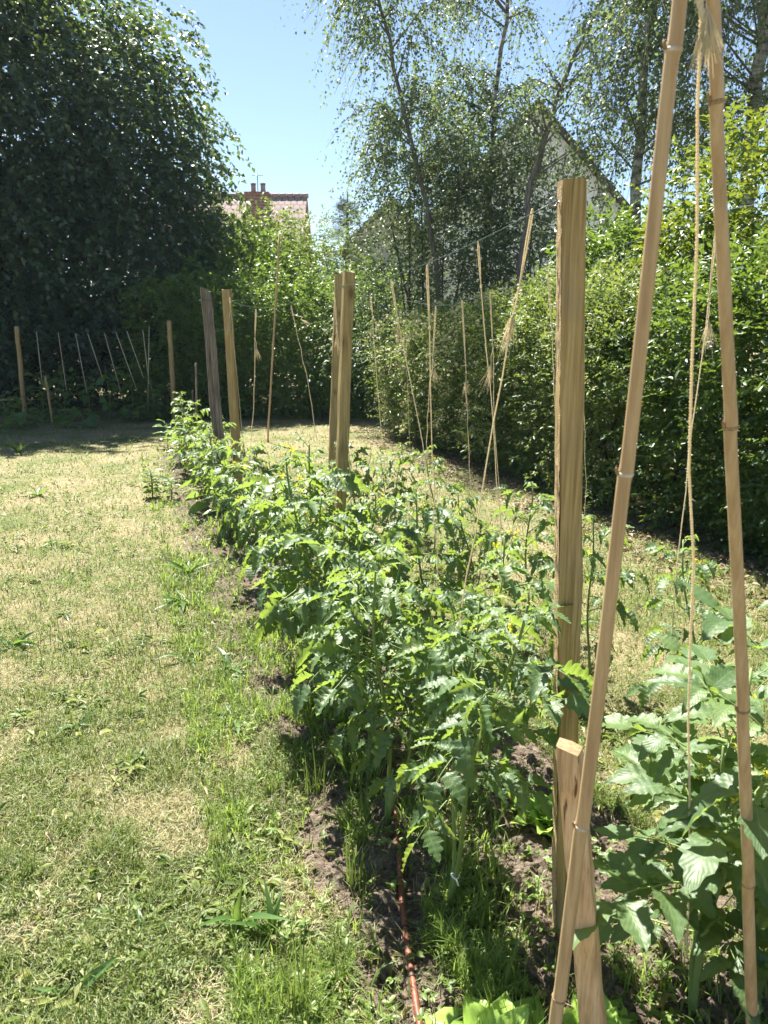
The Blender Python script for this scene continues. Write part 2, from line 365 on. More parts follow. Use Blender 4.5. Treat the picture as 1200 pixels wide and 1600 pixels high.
ph = (1 + 5 ** .5) / 2; lump = norm(np.array([[-1, ph, 0], [1, ph, 0], [-1, -ph, 0], [1, -ph, 0], [0, -1, ph], [0, 1, ph], [0, -1, -ph], [0, 1, -ph], [ph, 0, -1], [ph, 0, 1], [-ph, 0, -1], [-ph, 0, 1]], float)) * r.uniform(.65, 1.15, (12, 1))
lt = np.array([[0, 11, 5], [0, 5, 1], [0, 1, 7], [0, 7, 10], [0, 10, 11], [1, 5, 9], [5, 11, 4], [11, 10, 2], [10, 7, 6], [7, 1, 8], [3, 9, 4], [3, 4, 2], [3, 2, 6], [3, 6, 8], [3, 8, 9], [4, 9, 5], [2, 4, 11], [6, 2, 10], [8, 6, 7], [9, 8, 1]])
P = np.concatenate([ray_points_late(n * 2, r)]); t_ = P[:, 0] + SL * P[:, 1]; P = P[(t_ > .35) & (t_ < 1.7) & (P[:, 1] < 9)]
P[:, 2] = soil_z(P[:, 0], P[:, 1]); n = len(P)
stamp(g, (lump, np.zeros((0, 4), int), lt, np.zeros((12, 2))), frames(r.normal(0, 1, (n, 3)), r.normal(0, 1, (n, 3))), P, (r.uniform(.003, .011, n) * np.where(r.random(n) < .06, 2.2, 1))[:, None] * r.uniform(.7, 1.2, (n, 3)), r.random(n))
tag(g.build('soil_bed', M['soil'], smooth=False), kind='structure')

# ------------------------------------------------------------------ lawn grass (nobody could count it)
def blades(g, P, h, wd, lean, rv, r, seg3=True):
    n = len(P); az = r.uniform(0, 2 * np.pi, n); d = np.stack([np.cos(az), np.sin(az), 0 * az], -1)
    s = np.stack([-np.sin(az), np.cos(az), 0 * az], -1) * (wd / 2)[:, None]
    tw = r.uniform(-1, 1, n)[:, None]
    up = np.array([0, 0, 1.])
    mid = P + up * (h * .55 * np.cos(lean * .6))[:, None] + d * (h * .55 * np.sin(lean * .6))[:, None]
    tip = mid + up * (h * .5 * np.cos(lean * 1.5))[:, None] + d * (h * .5 * np.sin(lean * 1.5))[:, None]
    tip[:, 2] = np.maximum(tip[:, 2], .004)
    V = np.stack([P - s, P + s, mid + s * .8, mid - s * .8, tip + s * .05 * tw], 1)
    off = (np.arange(n) * 5)[:, None]
    g.add(V.reshape(-1, 3), np.array([[0, 1, 2, 3]]) + off, np.array([[3, 2, 4]]) + off, np.tile([[0, 0], [1, 0], [1, .5], [0, .5], [.5, 1.]], (n, 1)), np.repeat(rv, 5))

def hedge_side(P): return (P[:, 0] + SL * P[:, 1]) > 4.15
r = rngf(5)
P = ray_points(420000, r)
P[:, :2] += r.normal(0, .03, (len(P), 2))
d = P[:, 1]
keep = (d < 19) & ~hedge_side(P) & (~bed_mask(P[:, 0], P[:, 1]) | (r.random(len(P)) < .04))
P, d = P[keep], d[keep]
gn = fbm(P[:, 0] * 2.6 + 3, P[:, 1] * 2.6, 21, 4); gf = fbm(P[:, 0] * 6, P[:, 1] * 6, 31, 3)
pg = np.clip((gn * .6 + gf * .4 - .39) * 8, .10, .86)
pg = np.clip(pg + .38 * np.clip((P[:, 1] - 2.4) / 2.5, 0, 1), 0, .94)
pg = np.where(P[:, 1] > 11.5, .9, pg)
green = r.random(len(P)) < pg
thin = r.random(len(P)) < np.where(green, 1, .75)
P, d, green, gf = P[thin], d[thin], green[thin], gf[thin]
n = len(P); sc = np.clip(d / 3.6, .85, 3.0); P[:, 2] = np.maximum(0, soil_z(P[:, 0], P[:, 1]))
tall = np.clip((fbm(P[:, 0] * 9, P[:, 1] * 9, 37, 2) - .45) * 5, 0, 1)
h = np.where(green, r.uniform(.022, .06, n) * (.4 + gf + 1.0 * tall * pg[thin]), r.uniform(.03, .11, n)) * np.clip(sc, .85, 1.15)
lean = np.where(green, r.uniform(.25, 1.35, n), r.uniform(.8, 1.6, n)) + .45 * np.clip((d - 3) / 4, 0, 1)
rv = np.where(green, r.uniform(0, .5, n) ** 1.0, r.uniform(.56, 1, n))
g = Geo(); blades(g, P, h, r.uniform(.0022, .0042, n) * np.where(green, 1, .62) * sc, lean, rv, r)
tag(g.build('grass', M['grass'], smooth=False), label='patchy dry lawn grass with green tufts', kind='stuff')
# small broad-leaved lawn weeds between the blades
P = ray_points(150000, r); d = P[:, 1]
cl = fbm(P[:, 0] * 3.2 + 9, P[:, 1] * 3.2, 41, 3)
keep = (d < 14) & ~hedge_side(P) & ~bed_mask(P[:, 0], P[:, 1]) & (r.random(len(P)) < np.clip((cl - .43) * 6, .04, 1) * np.clip(d / 3, .7, 1))
P, d = P[keep], d[keep]; n = len(P)
P[:, 2] = r.uniform(.003, 1, n) ** 1.3 * (.015 + .07 * np.clip((fbm(P[:, 0] * 5, P[:, 1] * 5, 43, 3) - .42) * 4, 0, 1))
az = r.uniform(0, 2 * np.pi, n); dv = np.stack([np.cos(az), np.sin(az), r.uniform(-.2, .7, n)], -1)
nr = norm(np.stack([r.normal(0, .4, n), r.normal(0, .4, n), np.ones(n)], -1))
g = Geo(); stamp(g, leaf6(.42, .1, .2), frames(dv, nr), P, r.uniform(.008, .026, n) * np.clip(d / 4, .85, 2), r.uniform(.05, .5, n))
P = ray_points(5200, r, 590, 1850); d = P[:, 1]                  # flat rosettes of broader leaves, in drifts
cl = fbm(P[:, 0] * 2.1 + 4, P[:, 1] * 2.1, 47, 3)
P = P[(d < 12) & ~hedge_side(P) & ~bed_mask(P[:, 0], P[:, 1]) & (r.random(len(P)) < np.clip((cl - .50) * 8, .05, 1))]
n = len(P); k = 8; PP = np.repeat(P, k, 0); PP[:, 2] += .008 + r.uniform(0, .02, n * k); az = r.uniform(0, 6.28, n * k)
dv = np.stack([np.cos(az), np.sin(az), r.uniform(.05, .8, n * k)], -1); ls = np.repeat(r.uniform(.025, .065, n), k) * r.uniform(.5, 1.1, n * k)
stamp(g, leaf6(.34, .12, .3), frames(dv, np.array([[0, 0, 1.]]) + r.normal(0, .3, (n * k, 3))), PP, ls, np.repeat(r.uniform(.0, .5, n), k) + r.uniform(0, .08, n * k))
n = 900; P = ray_points(n, r, 620, 1850); P = P[(P[:, 1] < 9) & ~hedge_side(P)]; n = len(P); P[:, 2] = .03; az = r.uniform(0, 6.28, n)   # dead curled leaves and stalks
stamp(g, leaf6(.25, .25, .3), frames(np.stack([np.cos(az), np.sin(az), r.normal(0, .2, n)], -1), np.array([[0, 0, 1.]]) + r.normal(0, .5, (n, 3))), P, r.uniform(.02, .06, n), r.uniform(.6, 1, n))
tag(g.build('lawn_weeds', M['grass']), label='small leafy weeds spread through the lawn', kind='stuff')

# bright seedling grass and weeds on the bed
r = rngf(8)
P = ray_points(42000, r, 560, 1900, 0, 1300); d = P[:, 1]
cl = fbm(P[:, 0] * 4, P[:, 1] * 4 + 5, 51, 3); t_ = P[:, 0] + SL * P[:, 1]
dens = np.clip((cl - .42) * 4.5, 0.03, 1) * np.where(d > 3.2, 2.4, np.where(t_ < .9, 1.5, .3)) * np.clip((np.abs(P[:, 0] - np.interp(d, [1.5, 2.77], [.076, 0])) - .02) / .07, .05, 1) * np.where(t_ < 1.15, 1, .35) * np.clip(1.25 - np.abs(t_ - .62) * .7, .2, 1)
keep = (t_ > .16) & (t_ < 1.75) & (d < 11) & (r.random(len(P)) < dens)
P, d = P[keep], d[keep]; n = len(P); k = 6; P[:, 2] = np.maximum(0, soil_z(P[:, 0], P[:, 1]) - .003)
PP = np.repeat(P, k, 0) + np.concatenate([r.normal(0, .008, (n * k, 2)), np.zeros((n * k, 1))], 1)
hh = np.repeat(r.uniform(.03, .115, n), k) * r.uniform(.6, 1.1, n * k)
g = Geo(); blades(g, PP, hh, r.uniform(.003, .0062, n * k) * np.clip(np.repeat(d, k) / 3, .9, 2), r.uniform(.15, 1.25, n * k), r.uniform(0, 1, n * k), r)
# leafy seedlings
P = ray_points(3000, r, 600, 1800, 200, 1200); t_ = P[:, 0] + SL * P[:, 1]
cl = fbm(P[:, 0] * 5 + 2, P[:, 1] * 5 + 5, 61, 3)
P = P[(t_ > .3) & (t_ < 1.6) & (P[:, 1] < 10) & (r.random(len(P)) < np.clip((cl - .42) * 5, .02, 1))]
n = len(P); k = 5; PP = np.repeat(P, k, 0); PP[:, 2] += np.repeat(r.uniform(.01, .07, n), k)
az = r.uniform(0, 6.28, n * k); dv = np.stack([np.cos(az), np.sin(az), r.uniform(-.1, .6, n * k)], -1)
stamp(g, leaf6(.6, .1, .2), frames(dv, np.array([[0, 0, 1.]]) + r.normal(0, .25, (n * k, 3))), PP, r.uniform(.010, .026, n * k), r.uniform(0, 1, n * k))
tag(g.build('weeds', M['weed']), label='bright green seedling weeds over the soil bed', kind='stuff')

# leaf litter under the right-hand hedge
r = rngf(12); n = 6000
Y = r.uniform(2.5, 12, n); t_ = r.uniform(3.55, 5.2, n)
P = np.stack([t_ - SL * Y, Y, r.uniform(.004, .03, n)], -1); az = r.uniform(0, 6.28, n)
g = Geo(); stamp(g, leaf2(.5, .15, .1), frames(np.stack([np.cos(az), np.sin(az), r.normal(0, .2, n)], -1), np.array([[0, 0, 1.]]) + r.normal(0, .35, (n, 3))), P, r.uniform(.03, .07, n), r.uniform(0, 1, n))
tag(g.build('leaf_litter', M['litter']), label='brown dry leaves lying under the hedge', kind='stuff')

# ------------------------------------------------------------------ foliage sprays
def sprays(g, P, D, length, nl, droop, size, tpl, r, up=.7, flat=.5, jit=.25, rv=None, side=1.0):
    """P (S,3) twig starts, D (S,3) twig directions; nl leaves along each twig, alternate sides"""
    S_ = len(P); D = norm(D); L = length * r.uniform(.6, 1.2, S_)
    t = (np.arange(nl) + .6) / nl
    tj = t[None] + r.normal(0, .04, (S_, nl))
    pos = P[:, None] + D[:, None] * (L[:, None] * tj)[..., None]
    pos[..., 2] -= droop * L[:, None] * tj ** 2
    tang = D[:, None] * np.ones((1, nl, 1)); tang = tang.copy(); tang[..., 2] -= 2 * droop * tj; tang = norm(tang)
    sgn = np.where(np.arange(nl) % 2, 1., -1.)[None, :, None]
    lat = norm(np.cross(tang, np.array([0, 0, 1.]) + r.normal(0, .35, (S_, 1, 3))))
    dv = tang + lat * sgn * side + r.normal(0, jit, (S_, nl, 3))
    nr = np.array([0, 0, up]) + r.normal(0, flat, (S_, nl, 3))
    srv = r.random(S_) if rv is None else rv
    lrv = np.clip(srv[:, None] * .6 + r.random((S_, nl)) * .4, 0, 1)
    stamp(g, tpl, frames(dv.reshape(-1, 3), nr.reshape(-1, 3)), pos.reshape(-1, 3), size * r.uniform(.65, 1.2, S_ * nl), lrv.ravel())

def blob_points(blobs, n, r, inner=.62, lump=.18, zmin=.05, power=1.5):
    """points in the outer shells of a union of ellipsoids, with outward normals"""
    Cc = np.array([b[0] for b in blobs], float); Rr = np.array([b[1] for b in blobs], float)
    wgt = (Rr.prod(1)) ** (2 / 3); wgt = wgt / wgt.sum()
    out_p, out_n, got = [], [], 0
    while got < n:
        k = r.choice(len(blobs), n * 2, p=wgt); d = norm(r.normal(0, 1, (n * 2, 3)))
        lm = 1 + lump * (noise2(d[:, 0] * 3.1 + k * 7.3, d[:, 2] * 3.1 + d[:, 1] * 2.3, 77) - .5) * 2
        rad = (inner + (1.02 - inner) * r.random(n * 2) ** (1 / power)) * lm
        p = Cc[k] + d * Rr[k] * rad[:, None]
        ok = p[:, 2] > zmin
        for j in range(len(blobs)):
            q = np.linalg.norm((p - Cc[j]) / Rr[j], axis=1); ok &= (q > inner * .92) | (k == j)
        out_p.append(p[ok]); out_n.append(norm(d[ok] / Rr[k][ok])); got += ok.sum()
    return np.concatenate(out_p)[:n], np.concatenate(out_n)[:n]

def stems_geo(g, base, blobs, r, n=6, r0=.03):
    for i in range(n):
        c, rad = blobs[r.integers(len(blobs))]
        b0 = np.array([c[0] + r.normal(0, .18) * rad[0], c[1] + r.normal(0, .18) * rad[1], -.03])
        e = np.array(c) + norm(r.normal(0, 1, 3)) * np.array(rad) * .55; e[2] = max(e[2], c[2])
        m = (b0 + e) / 2 + r.normal(0, .08, 3)
        tube(g, [b0, b0 * .6 + m * .4, m, m * .4 + e * .6, e], np.linspace(r0, r0 * .3, 5), 6)

def shrub(name, label, cat, blobs, nspray, mt, seed, length=.25, nl=9, size=.05, droop=.25, tpl=None, outward=.8, group=None, flowers=None, inner=.6, lump=.22, power=1.5, stems=6, r0=.03, up=.7, flat=.55):
    r = rngf(seed); c0 = np.array(blobs[0][0], float)
    o = thing(name, label, cat, (c0[0], c0[1], 0), group)
    P, Nn = blob_points(blobs, nspray, r, inner, lump, power=power)
    D = Nn * outward + r.normal(0, .55, P.shape) + np.array([0, 0, .25])
    g = Geo(); sprays(g, P, D, length, nl, droop, size, tpl or leaf2(), r, up, flat); g.build('foliage', M[mt], o)
    for _ in range(stems):
        g = Geo(); stems_geo(g, c0, blobs, r, 1, r0); g.build('stem', M['bark_dark'], o)
    if flowers:
        nf, fs, fm = flowers
        P, Nn = blob_points(blobs, nf, r, .97, lump)
        keep = Nn[:, 2] > -.45; P, Nn = P[keep], Nn[keep]
        k = 12; PP = np.repeat(P + Nn * .06, k, 0) + r.normal(0, fs * .8, (len(P) * k, 3)) * np.array([1, 1, .8])
        g = Geo(); stamp(g, leaf2(.8, .2, 0), frames(r.normal(0, 1, PP.shape), r.normal(0, 1, PP.shape)), PP, r.uniform(.4, 1, len(PP)) * fs, r.random(len(PP)))
        g.build('blossom', M[fm], o)
    return o

# ---- right-hand hedge, three stretches of different shrubs along the line t = 4.9
def hedge_blobs(y0, y1, top, r, t0=4.95, half=.85, step=.55):
    out = []
    for Y in np.arange(y0, y1, step):
        x = t0 - SL * Y + r.normal(0, .07); zt = top + r.normal(0, .10)
        out.append(((x, Y, zt * .66), (half + r.normal(0, .05), .72, zt * .36)))
        out.append(((x, Y + .2, zt * .30), (half * 1.02 + r.normal(0, .05), .75, zt * .38)))
    return out
r = rngf(14)
shrub('laurel_hedge', 'dark glossy laurel hedge at the right edge of the lawn', 'hedge', hedge_blobs(2.3, 6.7, 2.25, r), 12000, 'laurel', 101, .24, 9, .062, .15, leaf6(.44, .08, .12), flowers=(55, .028, 'flower_cream'), stems=26, r0=.025)
shrub('privet_hedge', 'privet stretch of the right hedge dotted with cream blossom', 'hedge', hedge_blobs(7.0, 9.7, 2.06, r), 8500, 'privet', 102, .24, 9, .052, .15, leaf6(.46, .08, .12), flowers=(420, .032, 'flower_cream'), stems=16, r0=.025)
shrub('flowering_shrub', 'pale blossoming shrub at the far end of the right hedge', 'shrub', hedge_blobs(10.0, 12.6, 1.9, r), 7000, 'palebush', 103, .24, 9, .052, .2, leaf2(.5), flowers=(1100, .045, 'flower_cream'), stems=12)
# ---- bushes behind the hedge
shrub('yellow_shrub', 'tall yellow-green shrub rising behind the laurel hedge', 'shrub', [((3.75, 7.6, 2.5), (1.15, 1.0, 1.05)), ((4.6, 7.3, 2.6), (1.1, 1.0, 1.25)), ((3.2, 7.9, 2.0), (.7, .7, .75)), ((5.3, 7.2, 2.0), (1, 1, 1.3))], 4600, 'yellowbush', 104, .26, 9, .072, .25, leaf6(.5, .1, .2), stems=16, r0=.03, inner=.45)
shrub('light_green_bush', 'small light green bush behind the privet in front of the white gable', 'bush', [((2.75, 9.3, 2.0), (.75, .6, .85)), ((3.4, 9.0, 1.9), (.7, .6, .85))], 1600, 'brightbush', 105, .28, 8, .085, .25, leaf6(.5, .1, .2), stems=9)
shrub('grey_green_thicket', 'grey-green glossy thicket below the birches', 'bush', [((.9, 13.6, 2.2), (1.5, 1.2, 2.0)), ((2.6, 13.4, 2.1), (1.4, 1.2, 1.95)), ((.2, 14.0, 2.0), (.9, .9, 1.6)), ((1.5, 13.8, 3.3), (1.3, 1.0, 1.1)), ((3.5, 13.2, 1.6), (1.0, 1, 1.35)), ((.6, 14, 3.9), (1.1, .9, 1.1)), ((1.55, 14.2, 4.7), (.85, .7, 1.1)), ((2.3, 14.4, 4.0), (.6, .6, 1.25)), ((2.35, 14.0, 2.9), (.9, .7, 1.0))], 4600, 'greybush', 106, .5, 12, .065, .6, leaf2(.55), stems=22, r0=.03, inner=.4, lump=.5)
# ---- far end of the garden
shrub('far_hedge', 'bright-topped green hedge closing the far end of the lawn', 'hedge', [((x, 15.6 + .15 * math.sin(x * 3), 1.35), (.85, .9, 1.42 + .12 * math.sin(x * 5))) for x in np.arange(-4.2, .6, .6)] + [((x, 15.2, .5), (.7, .7, .6)) for x in np.arange(-4.2, .6, .8)], 8200, 'brightbush', 107, .28, 9, .075, .2, leaf2(.55), stems=18, inner=.5)
shrub('bright_bush', 'bright green bush over the far hedge beside the big tree', 'bush', [((-3.2, 18, 2.4), (1.3, 1.0, 1.6)), ((-2.4, 18.4, 2.1), (.9, .9, 1.3))], 1700, 'brightbush', 108, .35, 8, .10, .25, leaf2(.6), stems=8, inner=.5)
shrub('loose_tree_bush', 'loose dull green bush in front of the brick chimney', 'bush', [((-3.4, 24, 3.3), (1.3, 1.1, 1.9)), ((-4.9, 24, 3.0), (1.2, 1, 1.9))], 2600, 'privet', 109, .45, 8, .12, .3, leaf2(.6), stems=8, inner=.4)
shrub('silver_bush', 'pale silvery bush between the far roof and the thicket', 'bush', [((-1.75, 19, 2.7), (.9, .9, 1.55)), ((-1.0, 19.3, 2.4), (.8, .8, 1.4)), ((-.3, 19, 2.1), (.8, .8, 1.2))], 1900, 'palebush', 110, .35, 9, .08, .3, leaf2(.45), stems=9, inner=.4)
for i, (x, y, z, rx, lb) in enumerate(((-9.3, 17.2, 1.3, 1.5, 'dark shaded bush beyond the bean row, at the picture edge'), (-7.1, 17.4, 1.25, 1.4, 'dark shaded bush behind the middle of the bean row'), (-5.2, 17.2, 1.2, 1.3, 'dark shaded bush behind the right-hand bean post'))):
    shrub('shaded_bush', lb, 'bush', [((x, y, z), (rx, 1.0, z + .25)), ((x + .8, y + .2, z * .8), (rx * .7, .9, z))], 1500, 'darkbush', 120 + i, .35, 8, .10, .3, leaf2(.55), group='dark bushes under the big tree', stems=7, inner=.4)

# ------------------------------------------------------------------ big weeping tree on the left
def linden():
    r = rngf(31); base = np.array([-9.0, 18.6, 0])
    o = thing('broadleaf_tree', 'huge dark drooping broadleaf tree filling the upper left', 'tree', base)
    g = Geo(); tube(g, [base + (0, 0, -.1), base + (.05, 0, 1.5), base + (-.05, .1, 4), base + (.1, 0, 7), base + (0, 0, 10)], [.42, .34, .28, .18, .06], 12)
    for i in range(26):
        z = r.uniform(2, 9); a = r.uniform(0, 6.28); L = r.uniform(2.5, 4.6) * (1 - abs(z - 4.5) / 9)
        p0 = base + (0, 0, z); d = np.array([math.cos(a), math.sin(a), .35])
        tube(g, [p0, p0 + d * L * .35, p0 + d * L * .7 + (0, 0, -.1), p0 + d * L + (0, 0, -.5)], [.11, .075, .045, .015], 6)
    g.build('trunk', M['bark_dark'], o)
    c = base - np.array([.35, 0, 0])
    blobs = [(c + (0, -.4, 6.0), (5.0, 4.2, 5.2)), (c + (1.7, -.6, 6.0), (3.1, 2.8, 3.3)), (c + (2.6, -.8, 3.4), (3.0, 2.6, 3.0)), (c + (1.0, -1.6, 3.2), (3.2, 2.6, 2.9)), (c + (-2.5, -1.2, 4.5), (3.2, 2.6, 4.2)), (c + (-1.2, -1.8, 7.2), (3.6, 2.8, 3.4)), (c + (.6, -2.2, 5.8), (3.0, 2.4, 3.4)), (c + (3.4, -1.2, 2.6), (2.2, 1.8, 2.3)), (c + (-.5, -2.4, 3.0), (3.2, 2.0, 2.6)), (c + (4.1, -.8, 4.0), (1.6, 1.6, 2.2)), (c + (3.6, -.6, 5.2), (2.0, 2, 2.6))]
    P, Nn = blob_points(blobs, 15000, r, .40, .16, zmin=.9, power=1.8)
    D = Nn * np.array([1, 1, .35]) * .9 + r.normal(0, .35, P.shape)
    g = Geo(); sprays(g, P, D, .75, 13, .65, .125, leaf2(.72, .10, .12), r, .9, .45, .3); g.build('crown', M['linden'], o)
linden()

# ------------------------------------------------------------------ birches
def birch(path_px, Y, seed, label, nlimb, zr, spread, twig, dens, group='birch trees behind the hedge', bark='birch_bark', r0=.11, lean_out=(0, 0), leaf=.058):
    r = rngf(seed)
    P = np.array([at(px, py, Y) for px, py in path_px])
    base = np.array([P[0][0] + (P[0][0] - P[1][0]) * .5, Y, 0]); top = P[-1] + (P[-1] - P[-2]) / max(1e-3, (P[-1] - P[-2])[2]) * max(.5, zr[1] - P[-1][2])
    P = np.concatenate([[base - (0, 0, .1)], P, [top]])
    zz = np.linspace(0, P[-1][2], 24); T = np.stack([np.interp(zz, P[:, 2], P[:, k]) for k in range(3)], -1)
    T[1:-1] = (T[:-2] + T[1:-1] + T[2:]) / 3; T[1:-1, :2] += r.normal(0, .02, (22, 2))
    o = thing('birch_tree', label, 'tree', base, group)
    g = Geo(); tube(g, T, np.linspace(r0, r0 * .22, 24), 10); g.build('trunk', M[bark], o)
    gb = Geo(); gl = Geo(); tp, td = [], []
    for i in range(nlimb):
        z = r.uniform(*zr); p0 = np.array([np.interp(z, T[:, 2], T[:, k]) for k in range(3)]); a = r.uniform(0, 6.28)
        f = 1 - .45 * (z - zr[0]) / (zr[1] - zr[0]); L = spread * f * r.uniform(.55, 1.15)
        d = np.array([math.cos(a) + lean_out[0], math.sin(a) * .8 + lean_out[1], r.uniform(.4, 1.0)])
        q = np.array([p0, p0 + d * L * .3, p0 + d * L * .62 + (0, 0, .02), p0 + d * L * .85 + (0, 0, -.10 * L), p0 + d * L + (0, 0, -.35 * L)])
        tube(gb, q, [.018, .013, .009, .006, .003], 5)
        m = int(dens * L * 2.7)
        s = r.uniform(.25, 1, m); j = s * 4; k0 = np.minimum(j.astype(int), 3); fr = (j - k0)[:, None]
        pts = q[k0] * (1 - fr) + q[k0 + 1] * fr
        tp.append(pts + r.normal(0, .05, pts.shape)); dd = r.normal(0, .45, pts.shape) + np.array([0, 0, -.25]) + d * .3; td.append(dd)
    tp, td = np.concatenate(tp), np.concatenate(td)
    sprays(gl, tp, td, twig, 17, .9, leaf, leaf2(.68, .08, .1), r, .5, .7, .5, side=.7)
    L = twig * .95
    for p, d in zip(tp[::3], norm(td)[::3]):
        t = np.linspace(0, 1, 4)[:, None]; w_ = p + d * L * t; w_[:, 2] -= .9 * L * t[:, 0] ** 2
        tube(gb, w_, [.005, .004, .003, .002], 3, caps=False)
    gb.build('branches', M['bark_grey'], o); gl.build('crown', M['birch'], o)
birch([(690, 470), (668, 330), (650, 250), (630, 170), (612, 90)], 13.2, 41, 'slender birch with bowed dark trunk nearest the open sky', 40, (3.4, 9.2), .95, .8, 17, bark='bark_grey', r0=.055)
birch([(752, 460), (762, 330), (768, 230), (776, 120), (790, 20)], 14.2, 42, 'thin upright birch in the middle of the group', 34, (3.4, 9.5), 1.1, .75, 12, bark='birch_bark', r0=.07)
birch([(812, 440), (828, 300), (848, 220), (885, 120), (940, 0)], 12.6, 43, 'birch leaning right with a bare upper limb before the white gable', 16, (3.6, 5.7), 1.0, .65, 6, bark='bark_grey', r0=.08)
birch([(992, 330), (997, 250), (1003, 160), (1015, 60)], 12.0, 44, 'leafy white-barked birch behind the bamboo canes', 40, (3.6, 9.5), 1.15, .95, 17, r0=.11, lean_out=(.22, 0))
birch([(1172, 260), (1180, 150), (1190, 60), (1200, 0)], 11.4, 45, 'thick white-barked birch at the right edge', 46, (3.7, 9.5), 1.75, .95, 17, r0=.15, lean_out=(-.25, 0))

# conifer far behind
def conifer():
    r = rngf(51); base = np.array([-1.25, 27, 0]); o = thing('pine_tree', 'small dark conifer far behind the silvery bush', 'tree', base)
    g = Geo(); tube(g, [base, base + (0, 0, 3), base + (.05, 0, 6.1)], [.14, .1, .02], 8); g.build('trunk', M['bark_dark'], o)
    g = Geo()
    for i in range(130):
        z = r.uniform(1.5, 5.9); L = (6.3 - z) * .42 * r.uniform(.7, 1.1); a = r.uniform(0, 6.28); p = base + (0, 0, z); d = np.array([math.cos(a), math.sin(a), .35])
        q = p[None] + d[None] * np.linspace(.1, 1, 14)[:, None] * L; q[:, 2] -= .2 * L * np.linspace(0, 1, 14) ** 2
        sprays(g, q, np.tile(d, (14, 1)) + r.normal(0, .5, (14, 3)), .22, 8, .1, .11, leaf2(.12, 0, 0), r, .5, .6, .4)
    g.build('crown', M['pine'], o)
conifer()

# ------------------------------------------------------------------ houses beyond the garden
def gable_house(name, label, x0, x1, Y, depth, ze, za, wall, roof, over=.25, th=.14):
    xm = (x0 + x1) / 2; o = thing(name, label, 'house', (xm, Y, 0))
    g = Geo()
    g.add([[x0, Y, 0], [x1, Y, 0], [x1, Y, ze], [xm, Y, za], [x0, Y, ze], [x0, Y + depth, 0], [x1, Y + depth, 0], [x1, Y + depth, ze], [xm, Y + depth, za], [x0, Y + depth, ze]],
          [[0, 1, 2, 4], [6, 5, 9, 7], [1, 6, 7, 2], [5, 0, 4, 9]], [[4, 2, 3], [7, 9, 8]], None)
    g.build('wall', M[wall], o, smooth=False)
    g = Geo(); s = (za - ze) / (x1 - xm)
    for sg in (-1, 1):
        xe = xm + sg * ((x1 - xm) + over); z_e = za - s * ((x1 - xm) + over); y0, y1 = Y - over, Y + depth + over; lift = .02
        a = np.array([[xm, y0, za + lift], [xe, y0, z_e + lift], [xe, y1, z_e + lift], [xm, y1, za + lift]]); b = a + (0, 0, th)
        V = np.concatenate([a, b]); g.add(V, [[0, 1, 2, 3], [7, 6, 5, 4], [0, 4, 5, 1], [1, 5, 6, 2], [2, 6, 7, 3]])
    rf = g.build('roof', M[roof], o, smooth=False)
    return o, rf
ho, rf = gable_house('white_house', 'white gabled house with dark verge half hidden by birches', 1.3, 6.3, 21, 9, 4.55, 7.1, 'white_wall', 'roof_dark')
gable_house('cream_annex', 'low cream house with grey sloping roof beside the thicket', -.85, 1.2, 19.5, 6, 3.65, 4.65, 'cream_wall', 'roof_grey', .2, .1)
def tiled_house():
    Y = 40.; xa, xb = -10.5, -3.75; o = thing('tiled_house', 'distant house with red tiled roof and brick chimney', 'house', (-8, Y, 0))
    g = Geo(); box_geo(g, (xa + .3, Y - 3.6, 0), (xb - .3, Y + 3.6, 4.6)); g.add([[xb - .3, Y - 3.6, 4.6], [xb - .3, Y + 3.6, 4.6], [xb - .3, Y, 7.85], [xa + .3, Y - 3.6, 4.6], [xa + .3, Y + 3.6, 4.6], [xa + .3, Y, 7.85]], None, [[0, 1, 2], [4, 3, 5]])
    g.build('wall', M['brick'], o, smooth=False)
    g = Geo(); L = xb - xa; h = math.hypot(4, 3.6)
    g.add([[xa, Y - 4, 4.5], [xb, Y - 4, 4.5], [xb, Y, 8.1], [xa, Y, 8.1]], [[0, 1, 2, 3]], None, [[0, 0], [L, 0], [L, h], [0, h]])
    g.add([[xb, Y + 4, 4.5], [xa, Y + 4, 4.5], [xa, Y, 8.1], [xb, Y, 8.1]], [[0, 1, 2, 3]], None, [[0, 0], [L, 0], [L, h], [0, h]])
    g.add([[xa, Y - 4, 4.4], [xb, Y - 4, 4.4], [xb, Y - 4, 4.5], [xa, Y - 4, 4.5]], [[0, 1, 2, 3]])
    rf = g.build('roof', M['tiles'], o, smooth=False)
    g = Geo()
    for x in np.arange(xa, xb, .36): tube(g, [(x, Y, 8.12), (x + .33, Y, 8.12)], [.13, .11], 8, ref=np.array([0, 0, 1.]))
    g.build('ridge_cap', M['tiles'], rf, base=(-8, Y, 0))
    g = Geo(); box_geo(g, (-6.4, Y - 2.0, 6.2), (-5.4, Y - 1.2, 7.85)); box_geo(g, (-6.47, Y - 2.07, 7.85), (-5.33, Y - 1.13, 7.97)); ch = g.build('chimney', M['brick'], o, smooth=False)
    for x in (-6.1, -5.65):
        g = Geo(); tube(g, [(x, Y - 1.6, 7.97), (x, Y - 1.6, 8.15), (x, Y - 1.6, 8.32), (x, Y - 1.6, 8.4)], [.13, .11, .11, .14], 12); g.build('chimney_pot', M['tiles'], ch, base=(-8, Y, 0))
    g = Geo(); tube(g, [(-5.85, Y - 1.9, 7.97), (-5.85, Y - 1.9, 8.8)], [.02, .02], 6); tube(g, [(-6.1, Y - 1.9, 8.7), (-5.6, Y - 1.9, 8.7)], [.015, .015], 6); g.build('aerial', M['metal'], ch, base=(-8, Y, 0))
tiled_house()

